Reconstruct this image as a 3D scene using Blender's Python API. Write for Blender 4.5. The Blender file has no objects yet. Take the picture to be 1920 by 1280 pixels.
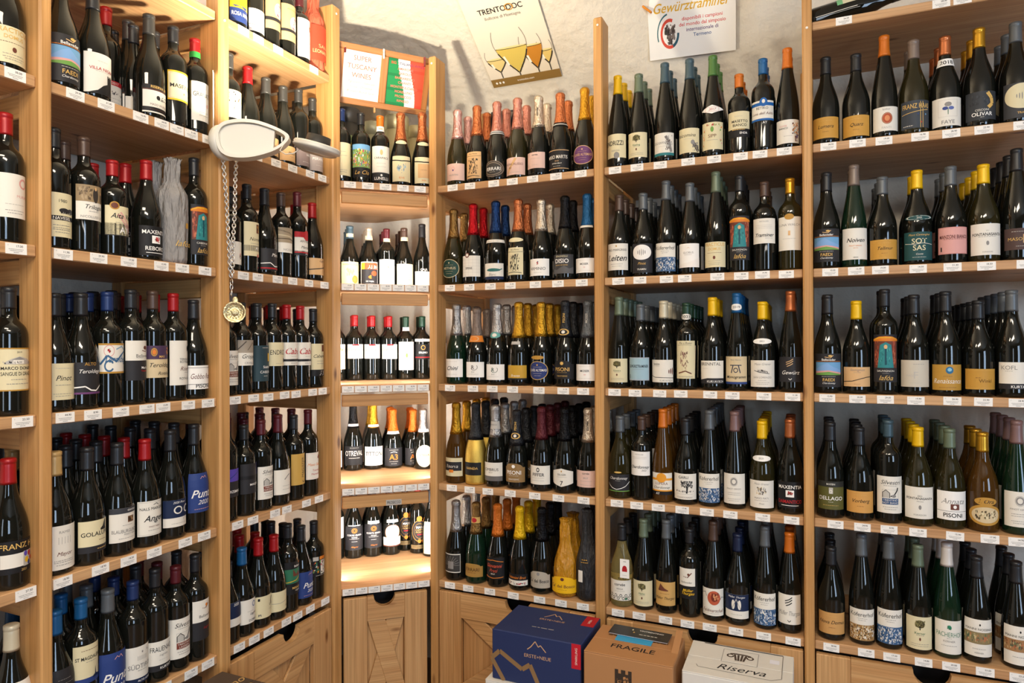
import bpy, bmesh, math, random
from mathutils import Vector, Matrix
random.seed(7)
SC = bpy.context.scene
COL = SC.collection
# ------------------------------------------------------------------ camera (level wide lens at 1.55 m)
CH = 1.55
F = 1253.6; PIT = 0.0021; ROL = -0.0037
cd = bpy.data.cameras.new('camera'); cam = bpy.data.objects.new('camera', cd); COL.objects.link(cam)
cd.sensor_width = 36; cd.lens = 36*F/1920; cd.clip_start = 0.05; cd.clip_end = 50
cp, sp = math.cos(PIT), math.sin(PIT)
def rx(v): return Vector((v[0], cp*v[1]-sp*v[2], sp*v[1]+cp*v[2]))
ax = rx((math.cos(ROL), 0, math.sin(ROL))); ay = rx((-math.sin(ROL), 0, math.cos(ROL))); az = -rx((0, 1, 0))
M = Matrix((ax, ay, az)).transposed().to_4x4(); M.translation = (0, 0, CH)
cam.matrix_world = M
SC.camera = cam
vs = SC.view_settings
SC.display_settings.display_device = 'sRGB'
vs.view_transform = 'Standard'; vs.look = 'None'; vs.gamma = 1; vs.exposure = 0.0; vs.use_curve_mapping = False
# ------------------------------------------------------------------ world and lights
wd = bpy.data.worlds.new('world'); SC.world = wd; wd.use_nodes = True
wd.node_tree.nodes['Background'].inputs[0].default_value = (0.95, 0.93, 0.95, 1)
wd.node_tree.nodes['Background'].inputs[1].default_value = 0.35
def area(name, loc, target, sx, sy, power, col, spread=180, shape='RECTANGLE'):
    l = bpy.data.lights.new(name, 'AREA'); l.shape = shape; l.size = sx; l.size_y = sy; l.energy = power; l.color = col
    l.spread = math.radians(spread)
    o = bpy.data.objects.new(name, l); COL.objects.link(o); o.location = loc
    o.rotation_euler = (Vector(target)-Vector(loc)).to_track_quat('-Z', 'Y').to_euler()
    return o
UPW = 25  # watts of the wall lamp's own uplight
area('ceiling_panel_lamp', (0.25, -0.35, 2.92), (0.2, 0.5, 0.0), 1.2, 0.35, 44, (1.0, 0.88, 0.72))
area('ceiling_panel_lamp', (-0.75, 0.25, 2.92), (-0.9, 0.9, 0.0), 0.7, 0.3, 22, (1.0, 0.86, 0.66))
area('added_ceiling_wash', (0.5, -0.9, 2.25), (0.5, -0.7, 3.1), 1.4, 0.5, 26, (1.0, 0.92, 0.82))  # unseen lamp added to brighten the ceiling that the bottles reflect
area('shop_window_light', (2.4, -2.6, 1.65), (0.9, 2.0, 1.5), 1.1, 2.0, 82, (0.56, 0.75, 1.0))
area('shop_door_light', (-0.9, -2.7, 1.5), (-0.3, 2.0, 1.4), 0.5, 1.9, 20, (0.70, 0.84, 1.0))

# ------------------------------------------------------------------ bays
THR, DR = 0.4146, 2.3652; THL, DL = THR-math.pi/2, 1.6722; THD, DD = -0.3085, 2.6959
ZL = [CH+z for z in (1.032, 0.638, 0.236, -0.166, -0.568, -0.961)]
class Plane:
    def __init__(s, th, d):
        s.th = th; s.d = d; s.n = Vector((math.sin(th), math.cos(th), 0)); s.e = Vector((math.cos(th), -math.sin(th), 0)); s.rz = -th
    def P(s, a, q, z): return s.n*(s.d+q)+s.e*a+Vector((0, 0, z))
PR, PL, PD = Plane(THR, DR), Plane(THL, DL), Plane(THD, DD)
def ray(x, y):
    u = (x-960)/F; v = (640-y)/F; c, s = math.cos(ROL), math.sin(ROL)
    return rx((c*u-s*v, 1, s*u+c*v))
def s_at(pl, x, q=0, y=640):
    r = ray(x, y); t = (pl.d+q)/(pl.n.dot(r)); return pl.e.dot(r)*t
def z_at(pl, x, y, q=0):
    r = ray(x, y); t = (pl.d+q)/(pl.n.dot(r)); return CH+r.z*t

# ------------------------------------------------------------------ materials
def lin(h):
    if not isinstance(h, str): return tuple(h)+(1,) if len(h) == 3 else h
    v = [int(h[i:i+2], 16)/255 for i in (0, 2, 4)]
    return tuple((c/12.92 if c <= .04045 else ((c+.055)/1.055)**2.4) for c in v)+(1,)
MATS = {}
def mat(name, col, rough=.5, metal=0, trans=0, bump=None, emis=0, spec=.5, ior=1.5, zs=1):
    if name in MATS: return MATS[name]
    m = bpy.data.materials.new(name); m.use_nodes = True; nt = m.node_tree; b = nt.nodes['Principled BSDF']
    b.inputs['Base Color'].default_value = lin(col); b.inputs['Roughness'].default_value = rough; b.inputs['Metallic'].default_value = metal
    b.inputs['Transmission Weight'].default_value = trans; b.inputs['IOR'].default_value = ior; b.inputs['Specular IOR Level'].default_value = spec
    if emis: b.inputs['Emission Color'].default_value = lin(col); b.inputs['Emission Strength'].default_value = emis
    if bump:
        tc = nt.nodes.new('ShaderNodeTexCoord'); n = nt.nodes.new('ShaderNodeTexNoise'); bp = nt.nodes.new('ShaderNodeBump')
        n.inputs['Scale'].default_value = bump[0]; n.inputs['Detail'].default_value = 4; bp.inputs['Strength'].default_value = bump[1]; bp.inputs['Distance'].default_value = bump[2]
        mpn = nt.nodes.new('ShaderNodeMapping'); mpn.inputs['Scale'].default_value = (1, 1, zs)
        nt.links.new(tc.outputs['Object'], mpn.inputs['Vector']); nt.links.new(mpn.outputs[0], n.inputs['Vector']); nt.links.new(n.outputs['Fac'], bp.inputs['Height']); nt.links.new(bp.outputs['Normal'], b.inputs['Normal'])
    MATS[name] = m; return m
def wood(name, c1, c2, c3, rough=.45):
    m = bpy.data.materials.new(name); m.use_nodes = True; nt = m.node_tree; N = nt.nodes; L = nt.links; b = N['Principled BSDF']
    tc = N.new('ShaderNodeTexCoord'); oi = N.new('ShaderNodeObjectInfo'); mp = N.new('ShaderNodeMapping')
    mx = N.new('ShaderNodeVectorMath'); mx.operation = 'MULTIPLY_ADD'
    cb = N.new('ShaderNodeCombineXYZ')
    for i, k in enumerate((37.0, 11.0, 23.0)):
        mm = N.new('ShaderNodeMath'); mm.operation = 'MULTIPLY'; mm.inputs[1].default_value = k
        L.new(oi.outputs['Random'], mm.inputs[0]); L.new(mm.outputs[0], cb.inputs[i])
    L.new(tc.outputs['Object'], mx.inputs[0]); mx.inputs[1].default_value = (1, 1, 1); L.new(cb.outputs[0], mx.inputs[2])
    mp.inputs['Scale'].default_value = (1.3, 22, 22); L.new(mx.outputs[0], mp.inputs['Vector'])
    n1 = N.new('ShaderNodeTexNoise'); n1.inputs['Scale'].default_value = 1.0; n1.inputs['Detail'].default_value = 5; n1.inputs['Distortion'].default_value = 1.2
    L.new(mp.outputs[0], n1.inputs['Vector'])
    mp2 = N.new('ShaderNodeMapping'); mp2.inputs['Scale'].default_value = (2.5, 170, 170); L.new(mx.outputs[0], mp2.inputs['Vector'])
    n2 = N.new('ShaderNodeTexNoise'); n2.inputs['Scale'].default_value = 1.0; n2.inputs['Detail'].default_value = 3; L.new(mp2.outputs[0], n2.inputs['Vector'])
    r = N.new('ShaderNodeValToRGB'); r.color_ramp.elements[0].position = .3; r.color_ramp.elements[0].color = lin(c1)
    r.color_ramp.elements[1].position = .7; r.color_ramp.elements[1].color = lin(c2); L.new(n1.outputs['Fac'], r.inputs[0])
    mix = N.new('ShaderNodeMixRGB'); mix.blend_type = 'MULTIPLY'; mix.inputs[0].default_value = .35
    r2 = N.new('ShaderNodeValToRGB'); r2.color_ramp.elements[0].position = .35; r2.color_ramp.elements[0].color = (.45, .38, .3, 1); r2.color_ramp.elements[1].position = .55
    L.new(n2.outputs['Fac'], r2.inputs[0]); L.new(r.outputs[0], mix.inputs[1]); L.new(r2.outputs[0], mix.inputs[2])
    # knots
    mp3 = N.new('ShaderNodeMapping'); mp3.inputs['Scale'].default_value = (3.2, 9, 9); L.new(mx.outputs[0], mp3.inputs['Vector'])
    vo = N.new('ShaderNodeTexVoronoi'); vo.inputs['Scale'].default_value = 1.0; L.new(mp3.outputs[0], vo.inputs['Vector'])
    r3 = N.new('ShaderNodeValToRGB'); r3.color_ramp.elements[0].position = .045; r3.color_ramp.elements[0].color = (1, 1, 1, 1); r3.color_ramp.elements[1].position = .11; r3.color_ramp.elements[1].color = (0, 0, 0, 1)
    L.new(vo.outputs['Distance'], r3.inputs[0])
    mk = N.new('ShaderNodeMixRGB'); mk.inputs[2].default_value = lin(c3); L.new(r3.outputs[0], mk.inputs[0]); L.new(mix.outputs[0], mk.inputs[1])
    L.new(mk.outputs[0], b.inputs['Base Color']); b.inputs['Roughness'].default_value = rough; b.inputs['Specular IOR Level'].default_value = .35
    bp = N.new('ShaderNodeBump'); bp.inputs['Strength'].default_value = .12; bp.inputs['Distance'].default_value = .001
    L.new(n2.outputs['Fac'], bp.inputs['Height']); L.new(bp.outputs[0], b.inputs['Normal'])
    return m
W_PINE = wood('pine', 'BA8850', 'D2A268', '6E4424')
W_SHELF = wood('pine_shelf', 'B98B60', 'CFA578', '6E4424')
W_DOOR = wood('pine_door', 'BC8C5A', 'D2A672', '7A4C28')
W_FRAME = wood('rustic_oak', 'A0683A', 'C28A54', '4A2A14')
def vcol(name, rough=.55, metal=0):
    m = bpy.data.materials.new(name); m.use_nodes = True; nt = m.node_tree; b = nt.nodes['Principled BSDF']
    a = nt.nodes.new('ShaderNodeAttribute'); a.attribute_name = 'Col'; nt.links.new(a.outputs['Color'], b.inputs['Base Color'])
    b.inputs['Roughness'].default_value = rough; b.inputs['Metallic'].default_value = metal; b.inputs['Specular IOR Level'].default_value = .3
    return m
PRINT = vcol('printed_paper')
GLASS = {
 'k': mat('dark_glass', (.006, .0065, .005), .035, spec=.5),
 'o': mat('olive_glass', (.019, .016, .005), .04, spec=.5),
 'n': mat('green_glass', (.005, .019, .009), .04, spec=.5),
 'a': mat('amber_glass', (.058, .025, .004), .04, spec=.5),
 'y': mat('pale_wine_glass', (.80, .66, .28), .02, trans=.85, ior=1.33),
 'G': mat('gold_dotted_glass', (.75, .50, .10), .28, metal=.8, bump=(420, .8, .002), zs=.3),
 'Y': mat('yellow_cellophane', (.78, .36, .02), .10, trans=.35, bump=(60, 1, .02), zs=.12),
 'T': mat('grey_tissue', (.30, .285, .275), .8, bump=(60, .9, .02), zs=.10),
 'R': mat('red_tissue', (.62, .12, .06), .75, bump=(60, .9, .02), zs=.10),
 'K': mat('black_paper', (.018, .018, .02), .6, bump=(60, .9, .02), zs=.10),
}
GN = {'k': 'dark', 'o': 'olive', 'n': 'green', 'a': 'amber', 'y': 'clear', 'G': 'gold', 'Y': 'yellow-wrapped', 'T': 'grey-wrapped', 'R': 'red-wrapped', 'K': 'black-wrapped'}
CAPC = {'black': '232427', 'grey': '5B6064', 'blue': '1A3060', 'sky': '145A90', 'red': 'A01318', 'maroon': '561820', 'brown': '4E3A30', 'tan': 'C9A56A', 'yellow': 'E8B80C',
 'orange': 'CC6E1C', 'green': '4A7438', 'forest': '1F4030', 'iron': '3A3937', 'teal': '3E5560', 'sage': '66745F', 'navy': '14203F', 'cream': 'CDC3A8', 'white': 'D6CFC8', 'mauve': '7E6260', 'taupe': '7D6E64',
 'copper': 'C27448', 'rose': 'C98878', 'pink': 'DDB0AC', 'gold': 'C8962A', 'bronze': '8A6A3A', 'silver': 'B4B2B0', 'foilblack': '1E1E20', 'foilred': 'B0161E', 'foilblue': '1B3766', 'champagne': 'CFC2AE'}
METAL = {'copper', 'rose', 'pink', 'gold', 'bronze', 'silver', 'foilblack', 'foilred', 'foilblue', 'champagne'}
CN = {'iron': 'dark-grey', 'sky': 'light-blue', 'foilblack': 'black-foil', 'foilred': 'red-foil', 'foilblue': 'blue-foil', 'rose': 'rose-gold', 'forest': 'dark-green'}
def capmat(c, foil):
    if c in METAL and not foil: return mat('smooth_'+c, CAPC[c], .30, metal=.7)
    if c in METAL: return mat('foil_'+c, CAPC[c], .30, metal=.85, bump=(170, .9, .006), zs=.22)
    if foil: return mat('foil_'+c, CAPC[c], .34, metal=.45, bump=(170, .8, .006), zs=.22)
    return mat('capsule_'+c, CAPC[c], .38, metal=.15)

# ------------------------------------------------------------------ mesh helpers
class MB:
    def __init__(s): s.v = []; s.f = []; s.c = []
    def quad(s, a, b, c, d, col):
        i = len(s.v); s.v += [a, b, c, d]; s.f.append((i, i+1, i+2, i+3)); s.c.append(col)
    def mesh(s, name, m=None, smooth=False):
        me = bpy.data.meshes.new(name); me.from_pydata(s.v, [], s.f)
        if any(c is not None for c in s.c):
            at = me.color_attributes.new('Col', 'FLOAT_COLOR', 'CORNER'); buf = []
            for f, c in zip(s.f, s.c): buf += list(c)*len(f)
            at.data.foreach_set('color', buf)
        if m: me.materials.append(m)
        if smooth: me.polygons.foreach_set('use_smooth', [True]*len(me.polygons))
        me.update(); return me
def obj(name, me, parent=None, m=None):
    o = bpy.data.objects.new(name, me); COL.objects.link(o)
    if parent: o.parent = parent
    if m:
        if me.materials: o.material_slots[0].link = 'OBJECT'; o.material_slots[0].material = m
        else: me.materials.append(m)
    return o
def empty(name, loc=(0, 0, 0), rz=0, label=None, cat=None, group=None, rot=None):
    o = bpy.data.objects.new(name, None); COL.objects.link(o); o.location = loc; o.rotation_euler = rot if rot else (0, 0, rz); o.empty_display_size = .05
    tag(o, label, cat, group); return o
def tag(o, label=None, cat=None, group=None, kind=None):
    if label: o['label'] = label
    if cat: o['category'] = cat
    if group: o['group'] = group
    if kind: o['kind'] = kind
def box_mesh(name, L, W, T, bev=.002):
    bm = bmesh.new(); bmesh.ops.create_cube(bm, size=1)
    for v in bm.verts: v.co.x *= L; v.co.y *= W; v.co.z *= T
    if bev: bmesh.ops.bevel(bm, geom=bm.edges[:], offset=bev, segments=1, affect='EDGES', profile=.5)
    me = bpy.data.meshes.new(name); bm.to_mesh(me); bm.free(); return me
def board(name, parent, c, dims, axis='x', m=None, bev=.0025, roll=0):
    """dims in parent axes (dx,dy,dz); the mesh's own x runs along the grain"""
    dx, dy, dz = dims
    if axis == 'x': me = box_mesh(name, dx, dy, dz, bev); r = (0, 0, 0)
    elif axis == 'y': me = box_mesh(name, dy, dx, dz, bev); r = (0, 0, math.pi/2)
    else: me = box_mesh(name, dz, dy, dx, bev); r = (0, math.pi/2, 0)
    o = obj(name, me, parent, m or W_PINE); o.location = c; o.rotation_euler = r; return o
def prism(name, pts, z0, z1, m, parent=None, bev=0):
    bm = bmesh.new(); vs_ = [bm.verts.new((p[0], p[1], z0)) for p in pts]; f = bm.faces.new(vs_)
    r = bmesh.ops.extrude_face_region(bm, geom=[f])
    for v in r['geom']:
        if isinstance(v, bmesh.types.BMVert): v.co.z = z1
    bmesh.ops.recalc_face_normals(bm, faces=bm.faces[:])
    if bev: bmesh.ops.bevel(bm, geom=bm.edges[:], offset=bev, segments=1, affect='EDGES')
    me = bpy.data.meshes.new(name); bm.to_mesh(me); bm.free(); return obj(name, me, parent, m)
def lathe(prof, seg=20, cap=True, wob=None):
    mb = MB(); n = len(prof)
    for k, (r, z) in enumerate(prof):
        for i in range(seg):
            a = 2*math.pi*i/seg; rr = r+(wob(a, z) if wob else 0)
            mb.v.append((rr*math.cos(a), rr*math.sin(a), z))
    for k in range(n-1):
        for i in range(seg):
            j = (i+1) % seg; mb.f.append((k*seg+i, k*seg+j, (k+1)*seg+j, (k+1)*seg+i)); mb.c.append(None)
    if cap:
        mb.f.append(tuple(range(seg))[::-1]); mb.c.append(None); mb.f.append(tuple((n-1)*seg+i for i in range(seg))); mb.c.append(None)
    return mb
def tube(pts, r, seg=6, closed=False):
    mb = MB(); n = len(pts); P = [Vector(p) for p in pts]
    for i in range(n):
        t = (P[(i+1) % n]-P[i-1]) if closed or 0 < i < n-1 else (P[1]-P[0] if i == 0 else P[-1]-P[-2])
        t.normalize(); u = t.orthogonal() if i == 0 else (uu-t*uu.dot(t)); u.normalize(); uu = u; w = t.cross(u)
        for k in range(seg):
            a = 2*math.pi*k/seg; mb.v.append(tuple(P[i]+(u*math.cos(a)+w*math.sin(a))*r))
    for i in range(n if closed else n-1):
        for k in range(seg):
            j = (i+1) % n; mb.f.append((i*seg+k, i*seg+(k+1) % seg, j*seg+(k+1) % seg, j*seg+k)); mb.c.append(None)
    return mb

# ------------------------------------------------------------------ print engine
_gl = {}
def _txt(body, bold):
    c = bpy.data.curves.new('t', 'FONT'); c.body = body; c.size = 1; c.resolution_u = 3; c.offset = .010 if bold else 0
    o = bpy.data.objects.new('t', c); me = bpy.data.meshes.new_from_object(o)
    v = [tuple(x.co[:2]) for x in me.vertices]; f = [tuple(p.vertices) for p in me.polygons]
    bpy.data.meshes.remove(me); bpy.data.objects.remove(o); bpy.data.curves.remove(c); return v, f
def glyph(ch, bold):
    k = (ch, bold)
    if k not in _gl:
        w = lambda s: (lambda v: max(p[0] for p in v)-min(p[0] for p in v))(_txt(s, bold)[0])
        if ('HH', bold) not in _gl: _gl[('HH', bold)] = w('HH')
        adv = w('H'+ch+'H')-_gl[('HH', bold)]
        v, f = ([], []) if ch == ' ' else _txt(ch, bold)
        _gl[k] = (v, f, adv)
    return _gl[k]
COLS = {'w': 'E6E1D6', 'W': 'F2EFEA', 'cr': 'DDD2AC', 'be': 'D2BE98', 'k': '1B1A1C', 'dk': '2A292C', 'g': 'B98B3C', 'G': 'D6AE62', 'gy': '8C8986', 'lg': 'B9B5AE', 'r': 'B02028', 'b': '20386F',
 'lb': '9DBBC8', 'nv': '172647', 'or': 'DB7F2A', 'y': 'E3B52A', 'gn': '2F6F52', 'ol': '5C5A2C', 'br': '6B3B2E', 'pk': 'D9A09A', 'ro': 'DDBBAE', 'pu': '6A3E6E', 'tl': '1F4A4C', 'mv': '8C7B78', 'am': 'C69440', 'bg': '2A3F7C', 'sk': '6FA3CF', 'vi': '5A48B0', 'pe': 'D7AE7C', 'lf': '6E9C4A'}
def C(c): return lin(COLS.get(c, c))
class Canvas:
    """mapf(x_m, y_m, layer)->xyz; x in -1..1 across width W, y in 0..1 across height H"""
    def __init__(s, W, H, mapf, step): s.W = W; s.H = H; s.f = mapf; s.mb = MB(); s.L = 0; s.st = step; s.ny = 1
    def strip(s, x0, x1, lo, hi, col, ny=1):
        n = max(1, int(abs(x1-x0)*s.W/2/s.st+.99)); s.L += 1
        if s.ny > 1 and abs(hi(x0)-lo(x0))+abs(hi(x1)-lo(x1)) > .2: ny = max(ny, s.ny)
        for i in range(n):
            a = x0+(x1-x0)*i/n; b = x0+(x1-x0)*(i+1)/n
            for j in range(ny):
                y = lambda x, t: (lo(x)+(hi(x)-lo(x))*t)*s.H
                s.mb.quad(s.f(a*s.W/2, y(a, j/ny), s.L), s.f(b*s.W/2, y(b, j/ny), s.L), s.f(b*s.W/2, y(b, (j+1)/ny), s.L), s.f(a*s.W/2, y(a, (j+1)/ny), s.L), col)
    def rect(s, x0, y0, x1, y1, col, ny=1): s.strip(x0, x1, lambda x: y0, lambda x: y1, C(col), ny)
    def ell(s, x, y, rx_, ry, col, n=12):
        h = lambda t: ry*math.sqrt(max(0, 1-((t-x)/rx_)**2)); col = C(col); s.L += 1; n = max(n, int(rx_*s.W/s.st*1.6))
        for i in range(n):
            a = x-rx_*math.cos(math.pi*i/n); b = x-rx_*math.cos(math.pi*(i+1)/n)
            m = lambda X, Y: s.f(X*s.W/2, Y*s.H, s.L)
            k = s.ny if ry > .12 else 1
            for j in range(k):
                u, w = -1+2*j/k, -1+2*(j+1)/k; s.mb.quad(m(a, y+u*h(a)), m(b, y+u*h(b)), m(b, y+w*h(b)), m(a, y+w*h(a)), col)
    def ring(s, x, y, rx_, ry, th, col, n=18, a0=0, a1=360):
        if n == 4:
            hx, hy, t = rx_*.707, ry*.707, .012*s.W/2/s.H*1.0; e = .012
            for q in ((-hx, y-hy, hx, y-hy+t), (-hx, y+hy-t, hx, y+hy), (-hx, y-hy, -hx+e, y+hy), (hx-e, y-hy, hx, y+hy)): s.rect(q[0]+x, q[1], q[2]+x, q[3], col)
            return
        s.L += 1; col = C(col)
        for i in range(n):
            a = math.radians(a0+(a1-a0)*i/n); b = math.radians(a0+(a1-a0)*(i+1)/n); k = 1-th
            m = lambda A, K: s.f((x+rx_*K*math.cos(A))*s.W/2, (y+ry*K*math.sin(A))*s.H, s.L)
            s.mb.quad(m(a, k), m(b, k), m(b, 1), m(a, 1), col)
    def area(s, pts, yb, col):
        for (x0, y0), (x1, y1) in zip(pts, pts[1:]):
            s.strip(x0, x1, lambda x: yb, lambda x: y0+(y1-y0)*(x-x0)/((x1-x0) or 1e-6), C(col)); s.L -= 1
        s.L += 1
    def line(s, pts, w, col):
        s.L += 1; col = C(col)
        for (x0, y0), (x1, y1) in zip(pts, pts[1:]):
            a = Vector((x0*s.W/2, y0*s.H)); b = Vector((x1*s.W/2, y1*s.H)); d = b-a
            if d.length < 1e-6: continue
            n = max(1, int(d.length/s.st/1.2)); pn = Vector((-d.y, d.x)).normalized()*w*s.H/2
            for i in range(n):
                p = a+d*i/n; q = a+d*(i+1)/n
                s.mb.quad(s.f(p.x-pn.x, p.y-pn.y, s.L), s.f(q.x-pn.x, q.y-pn.y, s.L), s.f(q.x+pn.x, q.y+pn.y, s.L), s.f(p.x+pn.x, p.y+pn.y, s.L), col)
    def text(s, t, x, y, h, col, bold=0, shear=0, vert=0, maxw=1.75):
        s.L += 1; col = C(col); k = h*s.H/.7; gl = [glyph(c, bold) for c in t]; tw = sum(g[2] for g in gl)*k
        sx = min(1, maxw*s.W/2/tw) if tw and not vert else 1; X = -tw*sx/2
        for v, f, adv in gl:
            i = len(s.mb.v)
            for px, py in v:
                lx = X+(px+shear*py)*k*sx; ly = (py-.35)*k
                if vert: lx, ly = -ly, lx
                s.mb.v.append(s.f(x*s.W/2+lx, y*s.H+ly, s.L))
            for g in f: s.mb.f.append(tuple(i+q for q in g)); s.mb.c.append(col)
            X += adv*k*sx
    def micro(s, y, col='gy', wd=1.0, h=.012, x=0):
        s.L += 1; X = x-wd/2
        while X < x+wd/2:
            w = random.uniform(.05, .14); n = min(X+w, x+wd/2); yy = y*s.H; hh = h*s.H
            s.mb.quad(s.f(X*s.W/2, yy, s.L), s.f(n*s.W/2, yy, s.L), s.f(n*s.W/2, yy+hh, s.L), s.f(X*s.W/2, yy+hh, s.L), C(col)); X = n+.03
    def patch(s, x0, y0, x1, y1, cols, n, sz=.08):
        s.L += 1
        for i in range(n):
            w = random.uniform(.4, 1.3)*sz; x = random.uniform(x0+w/2, x1-w/2); y = random.uniform(y0+w/2, y1-w/2); c = C(random.choice(cols)); L = s.L+(i % 3)*.3
            P = [(x-w/2, y-w/3), (x+w/2, y-w/2*random.random()), (x+w/2*random.random(), y+w/2), (x-w/2, y+w/3)]
            s.mb.quad(*[s.f(a*s.W/2, b*s.H, L) for a, b in P], c)
    def draw(s, els):
        for e in els:
            if isinstance(e, str):
                if e == 'mm': s.micro(.16); s.micro(.10, wd=.8); continue
                fl = ''
                while e[0] in '~*^': fl += e[0]; e = e[1:]
                p = e.split('|'); s.text(p[0], float(p[4]) if len(p) > 4 else 0, float(p[1]), float(p[2]), p[3] if len(p) > 3 and p[3] else 'k', '*' in fl, .35 if '~' in fl else 0, '^' in fl)
            else:
                k = e[0]
                {'r': s.rect, 'e': s.ell, 'o': s.ring, 'a': s.area, 'l': s.line, 'm': s.micro, 'p': s.patch}[k](*e[1:])
def flat_print(name, parent, O, X, Y, Wm, Hm, els, bg='w', lift=.0003, m=None, th=.0006):
    """flat printed sheet with its lower left corner's mid-bottom at O, X right, Y up (parent space)"""
    X = Vector(X).normalized(); Y = Vector(Y).normalized(); Nn = X.cross(Y); O = Vector(O)
    f = lambda x, y, L: tuple(O+X*x+Y*y+Nn*(L*.00003+lift))
    cv = Canvas(Wm, Hm, f, 10)
    if bg:
        cv.rect(-1, 0, 1, 1, bg)
        a = [O+X*x+Y*y for x, y in ((-Wm/2, 0), (Wm/2, 0), (Wm/2, Hm), (-Wm/2, Hm))]; b = [p-Nn*th for p in a]; a = [p+Nn*(lift+.00012) for p in a]
        c = C(bg); cv.mb.quad(b[3], b[2], b[1], b[0], c)
        for i in range(4): cv.mb.quad(b[i], b[(i+1) % 4], a[(i+1) % 4], a[i], c)
    cv.draw(els)
    return obj(name, cv.mb.mesh(name, m or PRINT), parent)

# ------------------------------------------------------------------ bottle shapes (radius m, height fraction)
PROF = {
 'b': [(.0, .012), (.030, .0), (.0355, .006), (.0372, .02), (.0375, .05), (.0375, .60), (.0372, .635), (.0360, .66), (.0335, .685), (.0290, .708), (.0235, .728), (.0190, .748), (.0160, .768), (.0148, .79), (.0142, .85), (.0142, .985), (.0128, 1.0)],
 'g': [(.0, .012), (.033, .0), (.0385, .006), (.0405, .02), (.0410, .05), (.0410, .39), (.0408, .425), (.0399, .465), (.0378, .51), (.0345, .555), (.0303, .60), (.0258, .645), (.0216, .69), (.0184, .735), (.0165, .78), (.0155, .84), (.0150, .92), (.0148, .985), (.0134, 1.0)],
 'f': [(.0, .012), (.030, .0), (.0350, .006), (.0370, .02), (.0375, .05), (.0375, .34), (.0370, .39), (.0356, .45), (.0332, .51), (.0300, .57), (.0266, .63), (.0230, .69), (.0196, .75), (.0168, .81), (.0151, .86), (.0143, .92), (.0142, .985), (.0128, 1.0)],
 'c': [(.0, .012), (.034, .0), (.0405, .006), (.0428, .02), (.0435, .05), (.0435, .31), (.0431, .36), (.0417, .41), (.0390, .46), (.0352, .51), (.0308, .555), (.0268, .60), (.0232, .645), (.0203, .69), (.0180, .74), (.0164, .80), (.0155, .90), (.0155, .985), (.0140, 1.0)],
}
def rad(sh, t):
    p = PROF[sh][2:]
    for (r0, z0), (r1, z1) in zip(p, p[1:]):
        if t <= z1: return r0+(r1-r0)*max(0, (t-z0))/(z1-z0)
    return p[-1][0]
STDH = {'b': .30, 'g': .298, 'f': .335, 'c': .315}
_mesh = {}
def glass_mesh(sh, wrap=False):
    k = ('G', sh, wrap)
    if k not in _mesh:
        if wrap:
            rnd = random.Random(3); ph = [rnd.uniform(0, 6) for _ in range(6)]
            pr = [(.030, 0), (.038, .01)]+[(rad(sh, t)+.003, t) for t in (.05, .15, .25, .35, .41, .47, .52, .57, .62, .67, .72, .78, .84, .88)]+[(.0165, .92), (.015, .945), (.017, .97), (.021, 1.0)]
            wob = lambda a, z: (.0020*math.sin(4*a+ph[0]+z*4)+.0015*math.sin(9*a+ph[1]-z*5)+.0012*math.sin(13*a+ph[2]+7*z))*(.5+z)
            me = lathe(pr, 48, True, wob).mesh('wrapping', GLASS['T'], True)
        else: me = lathe([(max(r, .001), z) for r, z in PROF[sh]], 28).mesh('glass_body', GLASS['k'], True)
        _mesh[k] = me
    return _mesh[k]
def cap_mesh(sh, ln, foil):
    k = ('C', sh, round(ln, 2), foil)
    if k not in _mesh:
        a = 1-ln; pr = []
        o = .0007 if not foil else .0012
        n = 7
        top = .93 if foil else .955
        pr.append((rad(sh, a)-.001, a))
        for i in range(n+1):
            t = a+(top-a)*i/n; pr.append((rad(sh, t)+o, t))
        if foil: pr += [(.0178, .94), (.0186, .955), (.0184, .972), (.0172, .99), (.0120, 1.006), (.004, 1.010)]
        else: pr += [(rad(sh, .96)+o-.0006, .962), (rad(sh, .96)+o+.0008, .967), (rad(sh, .97)+o+.0006, .997), (rad(sh, 1)+o-.001, 1.003), (.004, 1.005)]
        wob = (lambda A, z: .0007*math.sin(9*A+z*70)*(1 if z > a+.02 else 0)+.0004*math.sin(5*A-z*140)) if foil else None
        _mesh[k] = lathe(pr, 24, True, wob).mesh('capsule', capmat('black', False), True)
    return _mesh[k]
def label_mesh(name, sh, b, t, H, d, sxy=1):
    bg, w, els, shape = d['bg'], d['w'], d['els'], d.get('shape')
    rb = rad(sh, (b+t)/2)
    def f(x, y, L):
        fr = b+y/H; a = x/rb; r = rad(sh, fr)+(.0004 if L <= 1 else .00065+L*.00004)
        return (r*math.sin(a), -r*math.cos(a), fr)
    cv = Canvas(2*w*rb, (t-b)*H, f, .0035)
    ny = 1 if rad(sh, t) > .99*rad(sh, b) else 6
    cv.ny = ny
    if bg:
        if shape == 'e': cv.ell(0, .5, 1, .5, bg, 20); 
        elif shape == 'arch': cv.strip(-1, 1, lambda x: 0, lambda x: .80+.20*math.sqrt(max(0, 1-(x/.75)**2)) if abs(x) < .75 else .80, C(bg), ny)
        elif shape == 'hex': cv.strip(-1, 1, lambda x: .18*abs(x), lambda x: 1-.18*abs(x), C(bg), ny)
        elif shape == 'dia': cv.strip(-1, 1, lambda x: .5*abs(x), lambda x: 1-.5*abs(x), C(bg), ny)
        else: cv.rect(-1, 0, 1, 1, bg, ny)
    cv.draw(els)
    return cv.mb.mesh(name, PRINT)
def D(bg, *els, w=1.12, desc=None, shape=None): return {'bg': bg, 'w': w, 'els': list(els), 'desc': desc, 'shape': shape}
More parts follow.
